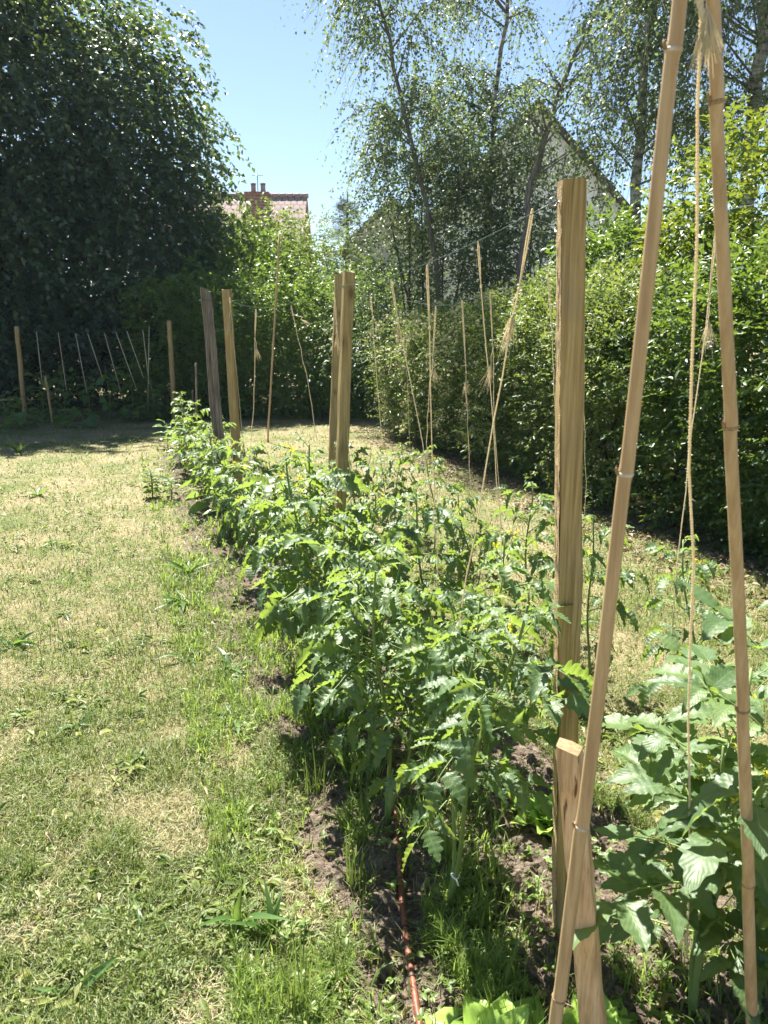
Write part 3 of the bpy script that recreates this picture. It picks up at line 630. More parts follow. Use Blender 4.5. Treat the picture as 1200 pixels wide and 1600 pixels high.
# ------------------------------------------------------------------ posts, stakes, canes
def prism(g, base, top, wx, wy, r, nseg=10, rot=0., wob=.0015, taper=1.0, chip=0, side_mat=None, bev=.12):
    """a sawn post: bevelled section swept from base to top with slight wander"""
    base, top = np.asarray(base, float), np.asarray(top, float); ax = norm(top - base)
    X = np.array([math.cos(rot), math.sin(rot), 0]); X = norm(X - ax * (X @ ax)); Yv = np.cross(ax, X)
    bx, by = wx / 2, wy / 2; e = bev * min(wx, wy)
    sec = np.array([[-bx + e, -by], [bx - e, -by], [bx, -by + e], [bx, by - e], [bx - e, by], [-bx + e, by], [-bx, by - e], [-bx, -by + e]])
    rings = []
    for i in range(nseg + 1):
        t = i / nseg; c = base * (1 - t) + top * t; s = 1 + (taper - 1) * t
        rings.append(c + (sec[:, :1] * s + r.normal(0, wob, (8, 1))) * X + (sec[:, 1:] * s + r.normal(0, wob, (8, 1))) * Yv)
    V = np.array(rings); V[-1] += ax * r.normal(0, chip, (8, 1))
    i = np.arange(nseg)[:, None] * 8; j = np.arange(8)[None]; j2 = (j + 1) % 8
    Q = np.stack([i + j, i + j2, i + 8 + j2, i + 8 + j], -1).reshape(-1, 4)
    Vf = np.concatenate([V.reshape(-1, 3), [top + ax * .002], [base]]); k = np.arange(8); k2 = (k + 1) % 8
    T = np.concatenate([np.stack([nseg * 8 + k, nseg * 8 + k2, np.full(8, len(Vf) - 2)], -1), np.stack([k2, k, np.full(8, len(Vf) - 1)], -1)])
    g.add(Vf, Q, T)
def post(name, label, top_px, base_px, Y, wx, wy, rot, mt, seed, group=None, eye=None, sink=.15, Yt=None, cat='post', **kw):
    r = rngf(seed); top = at(*top_px, Yt or Y); b = ground_y(base_px, Y)
    o = thing(name, label, cat, b, group); g = Geo(); dn = b + (b - top) * sink / top[2]
    prism(g, dn, top, wx, wy, r, 14, rot, **kw); shaft = g.build('shaft', M[mt], o, smooth=False)
    return o, b, top
P1, b1, t1 = post('garden_post', 'near pale square post with a screw eye at its top', (894, 282), 881, 1.75, .053, .050, R_(1), 'pine_wood', 201, 'square sawn posts of the tomato rows', chip=.001, bev=.10)
axis = norm(t1 - b1)
X1 = np.array([math.cos(R_(1)), math.sin(R_(1)), 0]); X1 = norm(X1 - axis * (X1 @ axis)); Y1 = np.cross(axis, X1)
g = Geo()                                                     # rough-sawn left face, 2 mm proud, uneven edge
nz = 90; rr = rngf(9); L1 = np.linalg.norm(t1 - b1)
zz = np.linspace(.0, L1 - .012, nz); vv = np.linspace(-.022, .022, 9)
G2 = b1 + zz[:, None, None] * axis + vv[None, :, None] * Y1 - X1 * (.0275 + rr.normal(0, .0009, (nz, 9, 1)))
ii = np.arange(nz - 1)[:, None] * 9 + np.arange(8)[None]
g.add(G2.reshape(-1, 3), np.stack([ii, ii + 1, ii + 10, ii + 9], -1).reshape(-1, 4)); g.build('rough_side', M['rough_saw'], P1, smooth=False)
g = Geo(); eyep = t1 - axis * .042 - X1 * .040
th = np.linspace(0, 2 * np.pi, 14); tube(g, eyep + np.stack([np.cos(th) * .009, 0 * th, np.sin(th) * .009], -1), .0022, 6, ref=np.array([0, 1., 0])); tube(g, [eyep + X1 * .008, eyep + X1 * .03], .0022, 6)
g.build('screw_eye', M['metal'], P1)
P2, b2, t2 = post('garden_post', 'pale square post in the middle of the left tomato row', (545, 425), 522, 3.67, .050, .050, R_(20), 'pine_wood', 202, 'square sawn posts of the tomato rows', chip=.002)
PB, bB, tB = post('garden_post', 'darker square post peeping out behind the middle post', (530, 430), 517, 7.3, .075, .06, R_(10), 'pine_wood', 203, 'square sawn posts of the tomato rows', chip=.003)
P3, b3, t3 = post('garden_post', 'broad pale post at the far end beside the weathered one', (354, 453), 374, 7.5, .080, .05, R_(-12), 'pine_wood', 204, 'square sawn posts of the tomato rows', chip=.003)

def old_post():
    r = rngf(205); top, b = at(320, 453, 7.0), ground_y(352, 7.0)
    o = thing('weathered_post', 'grey weathered split post leaning at the far end of the row', 'post', b)
    n = 24; ax = (top - b); sec_t = np.linspace(0, 2 * np.pi, 14, endpoint=False); sec_r = .05 * (1 + .12 * np.cos(3 * sec_t)); sec_r[10] *= .25
    V = []
    for i in range(n + 1):
        t = i / n; c = b - ax * .08 + ax * 1.08 * t + np.array([.006 * math.sin(9 * t), 0, 0]); s = (1.05 - .12 * t)
        rr_ = sec_r * s + r.normal(0, .0015, 14)
        V.append(c + np.stack([np.cos(sec_t) * rr_, np.sin(sec_t) * rr_ * .8, np.zeros(14)], -1))
    V = np.array(V); V[-1, :, 2] += np.cos(sec_t + 2.6) * .022 + r.normal(0, .004, 14)
    i = np.arange(n)[:, None] * 14; j = np.arange(14)[None]; j2 = (j + 1) % 14
    g = Geo(); Vf = np.concatenate([V.reshape(-1, 3), [V[-1].mean(0)]]); k = np.arange(14)
    g.add(Vf, np.stack([i + j, i + j2, i + 14 + j2, i + 14 + j], -1).reshape(-1, 4), np.stack([n * 14 + k, n * 14 + (k + 1) % 14, np.full(14, len(Vf) - 1)], -1))
    g.build('shaft', M['old_wood'], o, smooth=False)
    g = Geo(); c = b + ax * .955; th = np.linspace(0, 2 * np.pi, 20); tube(g, c + np.stack([np.cos(th) * .054, np.sin(th) * .046, .004 * np.sin(3 * th)], -1), .0022, 5); g.build('wire_loop', M['wire'], o)
old_post()

def short_stake():
    r = rngf(206); Y = 1.33; top = at(889, 1166, 1.31); b = at(926, 1600, Y); b = b + (b - top) * (b[2] / (top[2] - b[2]))
    o = thing('short_stake', 'short pale split stake in the foreground leaning on a bamboo cane', 'stake', b)
    n = 22; ax = top - b
    sec = np.array([[-.026, -.014], [-.023, -.018], [.010, -.028], [.014, -.026], [.027, .010], [.010, .022], [-.014, .026]])
    V = []
    for i in range(n + 1):
        t = i / n; s = 1.40 - .40 * t ** .8; a = .15 - .25 * t
        R2 = np.array([[math.cos(a), -math.sin(a)], [math.sin(a), math.cos(a)]]); q = (sec * s) @ R2.T
        V.append(b - ax * .1 + ax * 1.1 * t + np.concatenate([q + r.normal(0, .0008, q.shape), np.zeros((7, 1))], 1))
    V = np.array(V); V[-1, :, 2] += V[-1, :, 0] * -.25 + .25 * V[-1, :, 0].mean() + r.normal(0, .001, 7)
    i = np.arange(n)[:, None] * 7; j = np.arange(7)[None]; j2 = (j + 1) % 7; k = np.arange(7)
    g = Geo(); g.add(V.reshape(-1, 3), np.stack([i + j, i + j2, i + 7 + j2, i + 7 + j], -1).reshape(-1, 4)); g.build('shaft', M['fresh_wood'], o, smooth=False)
    g = Geo(); Vf = np.concatenate([V[-1], [V[-1].mean(0) + (0, 0, .002)]]); g.add(Vf, None, np.stack([k, (k + 1) % 7, np.full(7, 7)], -1)); g.build('end_grain', M['end_grain'], o, smooth=False)
short_stake()

def cane(label, top_px, Yt, bot_px, Yb, r_top, r_bot, nodes_px, seed, pale):
    r = rngf(seed); a, b = at(*top_px, Yt), at(*bot_px, Yb); ax = a - b
    lo = b - ax * ((b[2] + .12) / ax[2]); hi = a + ax * ((2.22 - a[2]) / ax[2]); gp = b - ax * (b[2] / ax[2])
    o = thing('bamboo_cane', label, 'cane', gp, 'near bamboo canes tied together')
    L = np.linalg.norm(hi - lo); ts = np.linspace(0, 1, 260); P = lo + (hi - lo) * ts[:, None]
    P[:, 0] += .003 * np.sin(ts * 7 + seed); rad = r_bot + (r_top - r_bot) * ts
    nt_ = []
    for px, py in nodes_px:                                  # where along the cane each photo node lies
        best = min(ts, key=lambda t: abs(((lambda v: 800 - F_PX * (v[1] * SP + (v[2] - EYE) * CP) / (v[1] * CP - (v[2] - EYE) * SP))(lo + (hi - lo) * t)) - py)); nt_.append(best)
    nt_ += [min(nt_) - .16]
    for t0 in nt_:
        dz = (ts - t0) * L; rad = rad + .0011 * np.exp(-(dz / .004) ** 2) + .0007 * np.exp(-(dz / .02) ** 2) * (dz > 0)
        P[:, 0] += .0012 * np.tanh(dz / .01)
    g = Geo(); tube(g, P, rad, 18); g.build('stalk', M['bamboo'], o)
    for q, t0 in enumerate(nt_):
        i = int(np.argmin(abs(ts - t0))); c = P[i]; n_ = norm(ax); g = Geo()
        tube(g, [c - n_ * .0028, c - n_ * .001, c + n_ * .001, c + n_ * .0028], np.array([rad[i] * .98, rad[i] + .0007, rad[i] + .0007, rad[i] * .98]), 18)
        g.build('node_ring', M['bamboo_pale'] if q in pale else M['bamboo_dark'], o)
        if q < 3:
            g = Geo(); s = c + np.array([-rad[i], -.002, 0]); tube(g, [s, s + (-.003, -.001, .006), s + (-.004, -.001, .011)], [.003, .0022, .0005], 6); g.build('bud_stub', M['bamboo_dark'], o)
    return o
cane('bamboo cane crossing in front of the short stake', (1058, 0), 1.02, (874, 1600), 1.15, .0082, .0128, [(1050, 82), (962, 745), (905, 1288)], 211, (0, 1, 2))
cane('straighter bamboo cane nearest the right edge', (1112, 0), 1.02, (1180, 1600), 1.25, .0075, .0118, [(1121, 165), (1143, 668), (1158, 1110)], 212, ())

# ------------------------------------------------------------------ wires and jute strings
def sag(a, b, s, n=24):
    t = np.linspace(0, 1, n)[:, None]; p = np.asarray(a) * (1 - t) + np.asarray(b) * t; p[:, 2] -= s * 4 * t[:, 0] * (1 - t[:, 0]); return p
w_p1 = eyep; w_p2 = t2 - np.array([.03, 0, .06]); w_p3 = t3 - np.array([0, .03, .08]); w_B = tB - np.array([0, .05, .10])
w_end = at(1118, 330, 2.75); w_far = w_end + (w_end - at(984, 379, 3.2)) * 2.2 + np.array([0, 0, -.12])
wireA = np.concatenate([sag(w_p1, w_p2, .035), sag(w_p2, w_p3, .09)[1:]])
def wire(label, P, rad=.0011):
    g = Geo(); tube(g, P, rad, 6, ref=np.array([0, 0, 1.])); o = g.build('garden_wire', M['wire'], base=tuple(P[0])); tag(o, label, 'wire', 'garden wires strung between posts')
def three(*pts, n=14):
    out = [np.asarray(pts[0])[None]]
    for a, b in zip(pts[:-1], pts[1:]): out.append(sag(a, b, .008, n)[1:])
    return np.concatenate(out)
wire('green wire from the near post over the left row to the far posts', wireA)
wireB = three(w_far, w_end, at(984, 379, 3.2), at(857, 430, 3.79), at(766, 457, 4.37), at(722, 470, 4.72), at(681, 478, 5.1), w_B)
wire('green wire over the right row, running behind the near post', wireB)
wire('short green wire linking the broad far post to the weathered post', sag(w_p3, at(322, 462, 7.0), .01))

def rope_geo(g, P, rad, pitch, r, fuzz=60, steps=7):
    P = np.asarray(P, float); L = np.linalg.norm(np.diff(P, axis=0), axis=1); s = np.concatenate([[0], np.cumsum(L)]); n = max(6, int(s[-1] / pitch * steps))
    q = np.linspace(0, s[-1], n); Q = np.stack([np.interp(q, s, P[:, k]) for k in range(3)], -1)
    T = norm(np.gradient(Q, axis=0)); A = norm(np.cross(T, np.array([.3, 1, .1]))); B = np.cross(T, A); ph = q / pitch * 2 * np.pi + r.uniform(0, 6)
    wob = 1 + r.normal(0, .10, n)
    for k in (0, np.pi):
        tube(g, Q + (A * np.cos(ph + k)[:, None] + B * np.sin(ph + k)[:, None]) * rad * .5, rad * .62 * wob, 5, R=r.uniform(.1, .9, n * 5 + 2) * .6 + .2)
    m = int(s[-1] * fuzz); i = r.integers(0, n, m); d = norm(r.normal(0, 1, (m, 3))); l = r.uniform(.004, .014, m)[:, None]
    p0 = Q[i]; wv = norm(np.cross(d, T[i])) * .0004
    off = (np.arange(m) * 3)[:, None]
    g.add(np.stack([p0 - wv, p0 + wv, p0 + d * l + T[i] * l * .5], 1).reshape(-1, 3), None, np.array([[0, 1, 2]]) + off, None, .8)
def tassel_geo(g, p, d, L, spread, r, n=46):
    d = norm(np.asarray(d, float))
    for i in range(n):
        e = d + r.normal(0, spread, 3); e2 = e + r.normal(0, spread * .6, 3) + np.array([0, 0, -.15])
        l = L * r.uniform(.6, 1.15); tube(g, [p, p + e * l * .5, p + e * l * .5 + e2 * l * .5], [.0007, .0006, .0003], 3, R=r.random(), caps=False)
def jute(label, top, bot, seed, loop=.16, tas=None, rad=.0026, group='jute strings hanging over the tomato rows', slack=.01, tail=.3):
    """a string tied over the wire: doubled loop and knot at the top, one cord running down to a plant, frayed end"""
    rad *= .64; r = rngf(seed); top, bot = np.asarray(top, float), np.asarray(bot, float); d = bot - top; Ltot = np.linalg.norm(d); dn = d / Ltot
    o = thing('jute_string', label, 'string', bot, group)
    bot2 = bot + dn * tail; knot = top + dn * loop
    g = Geo(); P = sag(knot, bot2, 0, 12); P[:, 0] += slack * np.sin(np.linspace(0, 3.1, 12)) * r.choice([-1, 1]); P[1:-1] += r.normal(0, .003, (10, 3))
    rope_geo(g, P, rad, .012 * rad / .0026, r); g.build('cord', M['jute'], o)
    g = Geo(); sx = np.array([1, 0, 0]) * rad * 1.25
    rope_geo(g, np.array([knot, top + dn * loop * .5 - sx, top + dn * .012 - sx, top + (0, 0, .004), top + dn * .012 + sx, top + dn * loop * .5 + sx, knot]), rad, .012 * rad / .0026, r, 140)
    th = np.linspace(0, 4 * np.pi, 22); tube(g, knot + np.stack([np.cos(th) * rad * 1.6, np.sin(th) * rad * 1.6, np.linspace(-1, 1, 22) * rad * 2.5], -1), rad * .8, 6)
    g.build('loop_knot', M['jute'], o)
    if tas:
        dx, L = tas; g = Geo(); e = knot + np.array([dx * .4, -.003, -L * .5])
        rope_geo(g, np.array([knot, knot * .5 + e * .5 + np.array([dx * .3, 0, 0]), e]), rad * .8, .012, r, 200)
        tassel_geo(g, e, (dx, 0, -L), L * .75, .16, r); g.build('frayed_end', M['jute'], o)
    return o
def js(label, tp, Yt, bp, Yb, seed, **kw): jute(label, at(*tp, Yt), at(*bp, Yb), seed, **kw)
js('thick jute string with big frayed tassel slanting down beside the near post', (832, 328), 2.235, (720, 985), 2.35, 301, loop=.21, tas=(-.03, .13), rad=.0036)
js('dull jute string second along the wire from the near post', (747, 380), 2.53, (778, 850), 2.6, 302, loop=.13, rad=.0026)
js('tall pale jute string third along the wire from the near post', (667, 416), 2.957, (690, 930), 3.0, 303, loop=.22, rad=.0033)
js('jute string with short looped tail, fourth from the near post', (611, 438), 3.34, (664, 740), 3.3, 304, loop=.16, tas=(.0, .07), rad=.0032)
js('thin jute string just right of the middle post', (579, 462), 3.6, (600, 680), 3.7, 305, loop=.10, tas=(.02, .03), rad=.0022)
js('jute string hanging in front of the middle post with frayed end', (523, 468), 3.85, (542, 720), 3.6, 306, loop=.12, tas=(.0, .09), rad=.003)
js('slanting jute string with a tuft pointing right, left of the middle post', (455, 479), 4.9, (488, 650), 4.8, 307, loop=.05, tas=(.12, .06), rad=.0034, tail=.15)
js('upright jute string with a brush-like tassel right of the broad far post', (400, 484), 6.14, (394, 640), 6.1, 308, loop=.22, tas=(.02, .12), rad=.0042)
js('jute string tied round the broad far post with a hanging tail', (359, 465), 7.4, (377, 690), 7.35, 309, loop=.12, tas=(-.03, .16), rad=.0042)
js('jute string with two loose strands behind the near post', (856, 430), 3.79, (870, 620), 3.7, 310, loop=.30, rad=.0032)
js('jute string with a long split tail, second from the near post on the right row', (766, 458), 4.37, (780, 745), 4.3, 311, loop=.30, tas=(-.02, .16), rad=.003)
js('jute string with a neat arrow tassel in front of the privet', (722, 470), 4.72, (737, 740), 4.7, 312, loop=.42, tas=(.0, .10), rad=.0034)
js('yellowish jute string with thick loop left of the arrow tassel', (681, 479), 5.1, (669, 690), 5.0, 313, loop=.34, tas=(.02, .1), rad=.004)
js('very thin string between the pale loops before the flowering shrub', (634, 460), 5.64, (641, 670), 5.6, 314, loop=.08, rad=.0016)
js('thin string showing at the right side of the near post', (905, 412), 3.5, (912, 770), 3.4, 315, loop=.05, rad=.0018)
js('jute string tied to the right row wire between the two canes', (1121, 345), 2.74, (1062, 880), 2.66, 316, loop=.26, tas=(.01, .12), rad=.0036)
jute('nearest jute string dropping from the cane top to the foreground tomato plant', at(1084, 0, 1.02) + np.array([0, 0, .14]), at(1074, 1440, 1.42), 317, loop=.08, rad=.0034, slack=.004, tail=.12)
# lashing at the cane tops
r = rngf(318); k0 = at(1112, 62, 1.0)
o = thing('cane_lashing', 'frayed jute lashing hanging round the right cane top', 'string', k0)
g = Geo(); rope_geo(g, np.array([at(1086, -60, 1.01), at(1092, 0, .99), at(1104, 45, .985), k0]), .004, .014, r, 200); g.build('cord', M['jute'], o)
g = Geo(); tassel_geo(g, at(1106, 12, .985), np.array([.1, 0, -1]), .055, .17, r, 80); g.build('frayed_end', M['jute'], o)

# ------------------------------------------------------------------ far bean row on the left
def thin_post(name, label, top_px, base_px, Y, rad, mt, seed, group=None, cat='post'):
    r = rngf(seed); top, b = at(*top_px, Y), ground_y(base_px, Y); o = thing(name, label, cat, b, group)
    g = Geo(); P = sag(b - (top - b) * .06, top, 0, 14); P[1:-1] += r.normal(0, rad * .12, (12, 3)); tube(g, P, rad * (1 + r.normal(0, .03, 14)), 8); g.build('shaft', M[mt], o)
    return o, top, b
_, bt1, bb1 = thin_post('bean_post', 'left post of the shaded bean row', (26, 510), 40, 14.0, .042, 'pine_wood', 401, 'posts of the bean row')
_, bt2, bb2 = thin_post('bean_post', 'right post of the shaded bean row', (264, 501), 273, 14.3, .045, 'pine_wood', 402, 'posts of the bean row')
thin_post('bean_stick', 'short leaning stick in front of the shaded bean row', (71, 588), 83, 13.4, .02, 'pine_wood', 403, cat='stick')
thin_post('garden_stick', 'thin upright stick left of the weathered post', (306, 567), 308, 10.5, .013, 'old_wood', 404, cat='stick')
thin_post('garden_stick', 'dark plant stick inside the farthest tomato plant', (301, 610), 306, 10.2, .012, 'bark_dark', 405, cat='stick')
o, ct, cb = thin_post('tall_cane', 'tall thin bamboo cane standing near the far hedge', (437, 365), 418, 11.5, .014, 'bamboo', 406, cat='cane')
wire('faint wire along the tops of the bean row', sag(bt1 - (0, 0, .12), bt2 - (0, 0, .25), .10, 30), .0045)
g = Geo(); tube(g, sag(at(-30, 626, 14.4), at(44, 622, 14.4), .01, 8), .02, 6, ref=np.array([0, 0, 1.])); tag(g.build('bean_rail', M['pine_wood']), 'low pale rail beside the left bean post', 'rail')
for i, (tx, ty, bx, by) in enumerate(((57, 518, 66, 600), (91, 520, 104, 610), (118, 521, 136, 615), (137, 521, 160, 590), (163, 520, 188, 610), (181, 519, 214, 610), (198, 517, 224, 590), (223, 515, 233, 600), (233, 510, 231, 640))):
    Y = 14.0 + .3 * (tx - 26) / 238; a, b = at(tx, ty, Y), at(bx, by, Y); g = Geo(); tube(g, sag(a, b, 0, 4), .006, 5)
    lab = ('leftmost', 'second', 'third', 'fourth', 'fifth', 'sixth', 'seventh', 'eighth', 'last')[i]
    tag(g.build('bean_string', M['jute'], base=tuple(b)), f'thin bean string, {lab} from the left post of the bean row', 'string', 'strings of the bean row')
def bean_plant(px, Y, h, seed, label):
    r = rngf(seed); b = ground_y(px, Y); o = thing('bean_plant', label, 'plant', b, 'plants of the shaded bean row')
    g = Geo(); tube(g, [b, b + (.03, 0, h * .5), b + (-.02, .02, h)], [.012, .009, .004], 5); g.build('stem', M['stem'], o)
    n = 34; z = r.uniform(.08, h, n); a = r.uniform(0, 6.28, n); P = b + np.stack([np.cos(a) * .1, np.sin(a) * .1, z], -1) + r.normal(0, .1, (n, 3)) * np.array([1.2, 1, .3]); P[:, 2] = np.maximum(P[:, 2], .04)
    g = Geo(); stamp(g, leaf6(.75, .1, .25), frames(np.stack([np.cos(a), np.sin(a), r.uniform(-.5, .4, n)], -1), np.array([[0, 0, 1.]]) + r.normal(0, .35, (n, 3))), P, r.uniform(.12, .24, n), r.random(n)); g.build('foliage', M['pepper'], o)
for i, (px, Y, h) in enumerate(((8, 13.6, .55), (68, 14.2, .85), (102, 14.4, .95), (140, 14.6, .8), (172, 14.3, 1.0), (208, 14.5, .85), (240, 14.2, .8))):
    lab = ('leftmost', 'second', 'third', 'middle', 'fifth', 'sixth', 'rightmost')[i]
    bean_plant(px, Y, h, 420 + i, f'shaded leafy bean plant, {lab} of the bean row')
for i, (px, Y, lab) in enumerate(((40, 13.2, 'low broad-leaved plant at the foot of the left bean post'), (128, 13.4, 'low broad-leaved plant in front of the middle bean strings'), (215, 14.2, 'low broad-leaved plant near the right bean strings'))):
    bean_plant(px, Y, .3, 440 + i, lab)

# ------------------------------------------------------------------ tomato plants
RT = rngf(500)
LEAFLETS = [leaf_grid(RT, 20, 4, .54, 4, .75, .1 + .7 * RT.random(), .18 + .35 * RT.random(), .035) for _ in range(8)]
NEAR_LEAFLETS = [leaf_grid(RT, 20, 6, .60, 4, .40, .05 + .55 * RT.random(), .1 + .25 * RT.random(), .018) for _ in range(8)]
def tomato_leaf(g, gs, p, d, L, r, rv0, sagk=.5, leaflets=None):
    near = leaflets is not None; leaflets = leaflets or LEAFLETS
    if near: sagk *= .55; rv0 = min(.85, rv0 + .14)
    """compound leaf: rachis tube in gs, 7-9 leaflets in g"""
    d = norm(np.asarray(d, float)); n = 8; t = np.linspace(0, 1, n); P = p + d * (L * t)[:, None]; P[:, 2] -= sagk * L * t ** 2
    P += np.cumsum(r.normal(0, L * .012, (n, 3)), 0)
    tube(gs, P, np.linspace(.0030, .0010, n) * (L / .28) ** .6, 5, R=r.random(), caps=False)
    pos, dv, sz, nr = [], [], [], []
    def put(tt, side, ls, ang):
        q = np.array([np.interp(tt, t, P[:, k]) for k in range(3)]); tg = norm(np.array([np.interp(min(1, tt + .08), t, P[:, k]) for k in range(3)]) - np.array([np.interp(max(0, tt - .08), t, P[:, k]) for k in range(3)]))
        lat = norm(np.cross(tg, np.array([0, 0, 1.]))); dd = tg * math.cos(ang) + lat * side * math.sin(ang) + np.array([0, 0, r.uniform(-.2, .15) if near else r.uniform(-.35, .05)])
        pos.append(q + norm(dd) * ls * .12 * (side != 0)); dv.append(dd + r.normal(0, .08, 3)); sz.append(ls); nr.append(np.array([0, 0, 1.]) + r.normal(0, .24 if near else .42, 3) + lat * side * .15)
    for tt, ls in ((.34, .30), (.58, .40), (.80, .38)):
        for sd in (-1, 1): put(tt + r.normal(0, .03), sd, L * ls * r.uniform(.8, 1.15), r.uniform(.9, 1.35))
    put(.98, 0, L * .42 * r.uniform(.9, 1.1), 0)
    for tt in (.46, .70):
        if r.random() < .7: put(tt, r.choice([-1, 1]), L * .12, 1.3)
    pos, dv, nr, sz = map(np.array, (pos, dv, nr, sz)); M3 = frames(dv, nr)
    k = r.integers(0, len(leaflets), len(pos))
    for q in set(k.tolist()):
        m_ = k == q; wv = sz[m_][:, None] * np.stack([r.uniform(.9, 1.25, m_.sum()), np.ones(m_.sum()), r.uniform(.4, 1.6, m_.sum())], -1)
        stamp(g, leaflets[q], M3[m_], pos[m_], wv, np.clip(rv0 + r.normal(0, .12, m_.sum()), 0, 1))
def tomato_geo(seed, H, nleaf, Lmax, stems=1, r0=.007, low=.18, spread=1.0, bare=.0, leaflets=None):
    r = rngf(seed); g, gs, gf, gt = Geo(), Geo(), Geo(), Geo(); nf = 0
    for s in range(stems):
        lean = r.normal(0, .10, 2) + (0 if stems == 1 else 1) * np.array([math.cos(s * 2.4 + seed), math.sin(s * 2.4 + seed)]) * .22
        h = H * (1 if s == 0 else r.uniform(.65, .9)); n = 16; t = np.linspace(0, 1, n)
        P = np.stack([lean[0] * h * t ** 1.3 + .012 * np.sin(t * 9 + seed), lean[1] * h * t ** 1.3 + .012 * np.cos(t * 8 + seed), h * t - .04 * (t == 0)], -1)
        rad = np.linspace(r0, r0 * .42, n) * (1 if s == 0 else .8); tube(gs, P, rad, 8, R=.3 + .4 * r.random())
        a = r.uniform(0, 6.28); m = nleaf if s == 0 else int(nleaf * .65)
        for i in range(m):
            f = (i + .5) / m; tt = low + (1 - low) * f; tt = max(tt, bare); p = np.array([np.interp(tt, t, P[:, k]) for k in range(3)]); a += 2.4 + r.normal(0, .3)
            L = Lmax * (.62 + .55 * math.sin(math.pi * min(1, f * .9 + .12))) * r.uniform(.8, 1.1)
            if f > .85: L *= .62
            el = .25 + .6 * f + r.normal(0, .12)
            d = np.array([math.cos(a) * math.cos(el) * spread, math.sin(a) * math.cos(el) * spread, math.sin(el)])
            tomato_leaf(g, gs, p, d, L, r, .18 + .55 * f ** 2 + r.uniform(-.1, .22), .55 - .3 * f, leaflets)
            if .4 < f < .95 and r.random() < .12:
                q = p + d * .05 + np.array([0, 0, .02]); tube(gs, [p, p + d * .03, q], .0015, 4); nf += 1
                for _ in range(4):
                    c = q + r.normal(0, .014, 3); dd = norm(r.normal(0, 1, (5, 3))) ; stamp(gf, leaf2(.4, .1, .1), frames(dd, r.normal(0, 1, (5, 3))), np.tile(c, (5, 1)), np.full(5, .014), r.random(5))
    return g, gs, gf if nf else None
VAR = []
def plant_meshes(seed, *a, **k):
    g, gs, gf = tomato_geo(seed, *a, **k)
    return [('stem', gs.mesh('tomato_stem', M['stem'])), ('foliage', g.mesh('tomato_foliage', M['tomato']))] + ([('blossom', gf.mesh('tomato_blossom', M['flower_yellow']))] if gf else [])
TALL = [plant_meshes(510 + i, .88, 19, .20, 2, low=.32) for i in range(4)]
BUSHY = [plant_meshes(520 + i, .72, 16, .20, 2, low=.26) for i in range(3)]
THIN = [plant_meshes(530 + i, .88, 16, .20, 1, low=.32) for i in range(3)]
def put_plant(meshes, loc, rot, sc, label, group='tomato plants in rows', name='tomato_plant', cat='tomato plant', tilt=(0, 0)):
    o = thing(name, label, cat, loc, group); o.rotation_euler = (tilt[0], tilt[1], rot); o.scale = (sc, sc, sc)
    for nm, me in meshes:
        c = bpy.data.objects.new(nm, me); C.objects.link(c); c.parent = o
    return o
LEGGY = [plant_meshes(540 + i, 1.0, 22, .19, 2, low=.42, r0=.008) for i in range(2)]
A_ = [(1.84, LEGGY[0], 1.0, 'big leafy tomato plant left of the near post, white tie on its stem'),
      (2.24, LEGGY[1], .92, 'tomato plant rising out of the brown hose, second in the left row'),
      (2.62, TALL[1], 1.08, 'tall tomato plant behind the hose end, third in the left row'),
      (3.05, TALL[2], 1.3, 'tallest bushy tomato plant at the bare soil patch, fourth in the left row'),
      (3.62, TALL[0], 1.22, 'tomato plant with drooping outer leaves, fifth in the left row'),
      (4.2, BUSHY[2], 1.2, 'bushy tomato plant left of the middle post, sixth in the left row'),
      (4.8, TALL[3], .9, 'upright tomato plant below the slanting string, seventh in the left row'),
      (5.5, BUSHY[0], 1.15, 'bushy tomato plant in front of the broad far post'),
      (6.2, TALL[0], .9, 'tomato plant under the brush-like tassel string'),
      (6.9, BUSHY[1], 1.1, 'tomato plant at the foot of the weathered post'),
      (7.7, TALL[1], .88, 'tomato plant just beyond the weathered post'),
      (8.5, BUSHY[2], 1.0, 'last but one tomato plant of the left row, beyond the posts'),
      (9.6, TALL[2], 1.0, 'farthest tomato plant of the left row with silvery leaf shine')]
rr = rngf(78)
for i, (Y, v, s, lb) in enumerate(A_):
    p = row(T_A + rr.normal(0, .04), Y); o = put_plant(v, p, rr.uniform(0, 6.28), s * rr.uniform(.95, 1.05), lb, 'tomato plants of the left row')
    if i == 0:
        co = np.array([q.co[:] for q in v[0][1].vertices[:128]]); m_ = np.abs(co[:, 2] - .15) < .03; c = np.append(co[m_, :2].mean(0), .15); tr = np.linalg.norm(co[m_, :2] - c[:2], axis=1).max() + .002
        g = Geo(); th = np.linspace(0, 2 * np.pi, 16)
        tube(g, c + np.stack([np.cos(th) * tr, np.sin(th) * tr, .003 * np.sin(2 * th)], -1), .0035, 6); tube(g, [c + (.0, -tr, 0), c + (.012, -tr - .008, .004), c + (.02, -tr - .01, -.012)], .0025, 5)
        t_ = g.build('plant_tie', M['tape'], o, base=(0, 0, 0))
P_ = [(2.55, TALL[3], 1.0, 'tomato plant tied to the third string, right of the row of posts'), (3.1, TALL[0], 1.08, 'dense tomato plant beneath the fourth string'), (3.9, BUSHY[1], 1.15, 'tomato plant hugging the back of the middle post'), (4.7, TALL[1], .95, 'tomato plant beyond the middle post on its right side'), (5.7, BUSHY[2], .95, 'tomato plant halfway between the middle and broad far posts')]
for i, (Y, v, s, lb) in enumerate(P_): put_plant(v, row(T_P + .12 + rr.normal(0, .04), Y), rr.uniform(0, 6.28), s, lb, 'tomato plants of the left row')
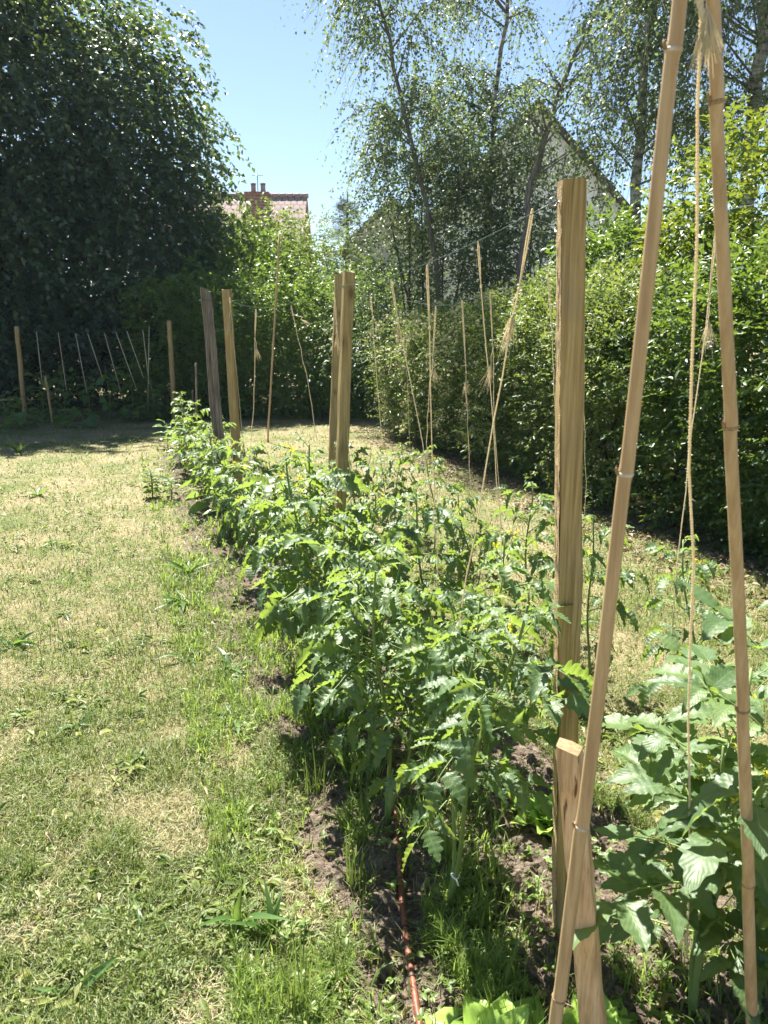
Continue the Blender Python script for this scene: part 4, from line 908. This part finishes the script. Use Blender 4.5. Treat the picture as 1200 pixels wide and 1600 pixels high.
B_ = [(2.62, THIN[1], .96, 'slim tomato plant between the two canes with bare lower stem'), (3.25, THIN[2], .95, 'tomato plant half hidden behind the near post'), (3.85, THIN[0], .98, 'slim tomato plant with arching top leaf left of the near post'), (4.45, TALL[0], .80, 'tomato plant in the right row under the arrow tassel string'), (5.1, THIN[1], .95, 'tomato plant in the right row below the yellowish string'), (5.9, TALL[2], .85, 'tomato plant far along the right row under the very thin string'), (6.8, BUSHY[0], .95, 'last tomato plant of the right row beside the darker post')]
for i, (Y, v, s, lb) in enumerate(B_): put_plant(v, row(T_B + rr.normal(0, .03), Y), rr.uniform(0, 6.28), s, lb, 'tomato plants of the right row')
put_plant(plant_meshes(551, 1.10, 17, .255, 3, r0=.0095, low=.30, leaflets=NEAR_LEAFLETS), (.735, 1.52, 0), 1.2, 1.0, 'foreground tomato plant with thick forked stem at the lower right', 'tomato plants in front')
put_plant(plant_meshes(552, .98, 16, .255, 3, r0=.009, low=.26, leaflets=NEAR_LEAFLETS), (1.0, 1.62, 0), .5, 1.0, 'foreground tomato plant cut by the right picture edge', 'tomato plants in front')

# broad-leaved plants among the tomatoes
BL = [leaf_grid(RT, 8, 4, .62, 2, .10, .35, .2, .02) for _ in range(3)]
def broad_plant(loc, H, n, L, seed, label, group, name='aubergine_plant', cat='plant', mt='pepper'):
    r = rngf(seed); loc = np.asarray(loc, float); o = thing(name, label, cat, loc, group)
    g, gs = Geo(), Geo(); tube(gs, [loc - (0, 0, .03), loc + (.01, 0, H * .5), loc + (0, .02, H)], [.008, .006, .003], 7)
    for i in range(n):
        f = (i + .5) / n; a = i * 2.4 + seed; z = H * (.2 + .8 * f); d = np.array([math.cos(a), math.sin(a), .2 + .6 * f]); p = loc + (0, 0, z); e = p + norm(d) * L * .3
        tube(gs, [p, e], [.003, .002], 5); stamp(g, BL[i % 3], frames((d + np.array([0, 0, -.25]))[None], np.array([[0, 0, 1.]]) + r.normal(0, .25, (1, 3))), e[None], np.array([L * r.uniform(.7, 1.1)]), np.array([r.random()]))
    gs.build('stem', M['stem'], o); g.build('foliage', M[mt], o)
broad_plant(ground(338, 800), .34, 12, .26, 601, 'broad-leaved plant with pale shining leaves at the left row edge', None)
broad_plant(ground(300, 742), .5, 14, .2, 602, 'bright broad-leaved plant left of the weathered post', None)
broad_plant(ground(262, 700), .35, 10, .17, 603, 'small broad-leaved plant at the far left row end', None)
broad_plant(ground(322, 775), .45, 14, .19, 604, 'broad-leaved plant between the weathered post and the pale-leaved one', None)
broad_plant(ground(372, 845), .36, 12, .2, 605, 'low broad-leaved plant at the bed edge left of the soil patch', None)
broad_plant(ground(282, 728), .42, 13, .18, 606, 'broad-leaved plant touching the farthest tomato plants', None)

# lettuces
LT = [leaf_grid(RT, 10, 8, .85, 3, .12, .15, .5, .02, .85, .06) for _ in range(3)]
def lettuce(loc, s, seed, label):
    r = rngf(seed); loc = np.asarray(loc, float); o = thing('lettuce', label, 'lettuce', loc, 'lettuces between the stakes'); g = Geo()
    n = 22; i = np.arange(n); a = i * 2.4; el = .15 + 1.2 * i / n
    d = np.stack([np.cos(a) * np.cos(el), np.sin(a) * np.cos(el), np.sin(el)], -1)
    for q in range(3):
        m_ = i % 3 == q; stamp(g, LT[q], frames(d[m_], np.stack([-np.cos(a) * .6, -np.sin(a) * .6, np.ones(n)], -1)[m_]), np.tile(loc + (0, 0, .02), (m_.sum(), 1)), s * (1 - .45 * i[m_] / n) * r.uniform(.85, 1.1, m_.sum()), r.random(m_.sum()))
    g.build('foliage', M['lettuce'], o); g = Geo(); tube(g, [loc - (0, 0, .03), loc + (0, 0, .06)], [.016, .012], 8); g.build('stalk', M['lettuce'], o)
lettuce((.245, 1.36, .0), .21, 611, 'bright lettuce at the bottom edge left of the bamboo cane')
lettuce(ground(858, 1300), .16, 612, 'bright lettuce just behind the near post')
lettuce(ground(935, 1650), .14, 613, 'small lettuce at the foot of the short stake')

# ------------------------------------------------------------------ brown irrigation hose
def hose():
    r = rngf(620); pts = np.array([ground(*p) for p in ((585, 1120), (600, 1170), (612, 1225), (616, 1260), (622, 1330), (624, 1370), (629, 1440), (640, 1520), (652, 1600), (672, 1720))]); pts[:, 2] = .034
    pts[2, 2] = .045; s = np.linspace(0, len(pts) - 1, 120); P = np.stack([np.interp(s, np.arange(len(pts)), pts[:, k]) for k in range(3)], -1)
    for _ in range(6): P[1:-1] = (P[:-2] + P[1:-1] * 2 + P[2:]) / 4
    o = thing('drip_hose', 'rust brown drip hose lying along the tomato bed', 'hose', P[60] * (1, 1, 0)); g = Geo(); tube(g, P, .0085, 12, ref=np.array([0, 0, 1.])); g.build('pipe', M['hose'], o)
    for i in (14, 30, 42, 58, 70, 84, 97):
        d = norm(P[i + 1] - P[i - 1]); g = Geo(); tube(g, [P[i] - d * .003, P[i] - d * .002, P[i] + d * .002, P[i] + d * .003], [.0086, .0102, .0102, .0086], 12, ref=np.array([0, 0, 1.])); g.build('drip_ring', M['black'], o)
hose()

# ------------------------------------------------------------------ single weeds in the lawn
PL = [leaf_grid(RT, 9, 4, .21, 1, .0, d_, .35, .010, 1.05) for d_ in (.15, .5, .9)]
def plantain(px, py, n, L, el, seed, label, mt='plantain'):
    r = rngf(seed); loc = ground(px, py); o = thing('plantain_weed', label, 'weed', loc, 'broad weeds in the lawn'); g = Geo()
    a = r.uniform(0, 6.28, n); e = np.clip(r.normal(el, .25 if el < 1 else .1, n), .05, 1.45); d = np.stack([np.cos(a) * np.cos(e), np.sin(a) * np.cos(e), np.sin(e)], -1); k = r.integers(0, 3, n)
    for q in range(3):
        m_ = k == q
        if m_.any(): stamp(g, PL[q], frames(d[m_], np.array([[0, 0, 1.]]) + r.normal(0, .3, (m_.sum(), 3)) - d[m_] * .3), np.tile(loc + (0, 0, .004), (m_.sum(), 1)), L * r.uniform(.6, 1.1, m_.sum()), r.random(m_.sum()))
    g.build('foliage', M[mt], o); g = Geo(); tube(g, [loc - (0, 0, .01), loc + (0, 0, .02)], [.006, .004], 6); g.build('stem', M['stem'], o)
for i, (px, py, n, L, el, lb) in enumerate(((425, 1475, 7, .13, 1.35, 'upright long-leaved plantain left of the hose at the lower edge'), (375, 1455, 4, .15, 1.3, 'plantain with one tall dark leaf beside the upright one'), (440, 1545, 6, .16, .3, 'plantain with ribbed leaves flopping at the bottom edge'),
        (110, 1560, 11, .15, .25, 'flat broad-leaved weed at the lower left corner'), (220, 1480, 6, .12, .5, 'small weed with pale underleaf in the dry lower lawn'), (160, 1520, 8, .13, .2, 'sprawling weed above the lower left corner weed'), (225, 1600, 9, .14, .3, 'leafy weed at the bottom edge of the lawn'),
        (120, 1135, 5, .16, .2, 'weed with one long pale leaf in the mid lawn'), (360, 1050, 8, .17, .6, 'arching weed in the lawn left of the soil patch'), (295, 900, 12, .2, .8, 'leafy clump at the bed edge below the broad-leaved plant'), (290, 945, 10, .18, .5, 'low clump just below the leafy bed-edge clump'),
        (292, 1030, 8, .14, .4, 'small pale weed left of the arching weed'), (370, 1130, 7, .16, .7, 'pale grassy weed beside the bare soil'), (85, 850, 7, .14, .5, 'weed alone in the left lawn half way to the shade'), (60, 775, 9, .18, .6, 'dull weed rosette near the left edge in the far lawn'),
        (205, 690, 12, .22, .3, 'weed rosette in the far lawn before the bean row'), (30, 708, 8, .25, 1.0, 'upright weed at the edge of the tree shade'), (100, 960, 8, .12, .4, 'little weed in the left lawn beside a bare patch'), (20, 1010, 9, .16, .4, 'weed cut by the left picture edge'))):
    plantain(px, py, n, L, el, 640 + i, lb)
broad_plant(ground(238, 778), .26, 34, .10, 661, 'small dark bushy weed standing in the lawn left of the row', None, 'bushy_weed', 'weed', 'tomato')
broad_plant(ground(268, 782), .2, 20, .09, 662, 'smaller bushy weed touching the dark one', None, 'bushy_weed', 'weed', 'tomato')
def tuft(px, py, n, L, seed, label):
    r = rngf(seed); loc = ground(px, py); o = thing('grass_tuft', label, 'grass tuft', loc); g = Geo(); P = loc + np.concatenate([r.normal(0, .02, (n, 2)), np.zeros((n, 1))], 1)
    blades(g, P, L * r.uniform(.5, 1.1, n), np.full(n, .0045), r.uniform(.02, .45, n), r.uniform(0, .4, n), r); g.build('blade_clump', M['grass'], o)
tuft(552, 1400, 24, .26, 671, 'tall upright grass tuft left of the hose'); tuft(497, 1250, 18, .22, 672, 'dark thin grass tuft at the edge of the bed'); tuft(350, 1330, 14, .2, 673, 'sparse tall grass blades in the lawn')
tuft(470, 1590, 26, .24, 674, 'thick grass tuft at the bottom edge left of the hose')

# ------------------------------------------------------------------ thin volume added to imitate veiling lens glare, the air itself is clear
g = Geo(); box_geo(g, (-34, -6, -1.2), (30, 46, 16)); hz = g.build('lens_veil', bpy.data.materials.new('lens_veil'), smooth=False); tag(hz, kind='stuff')
hm = hz.data.materials[0]; hm.use_nodes = True; nt = hm.node_tree; nt.nodes.clear(); out = nt.nodes.new('ShaderNodeOutputMaterial'); pv = nt.nodes.new('ShaderNodeVolumePrincipled')
pv.inputs['Color'].default_value = (.62, .78, 1, 1); pv.inputs['Density'].default_value = .0004; pv.inputs['Anisotropy'].default_value = .2
nt.links.new(pv.outputs[0], out.inputs['Volume'])
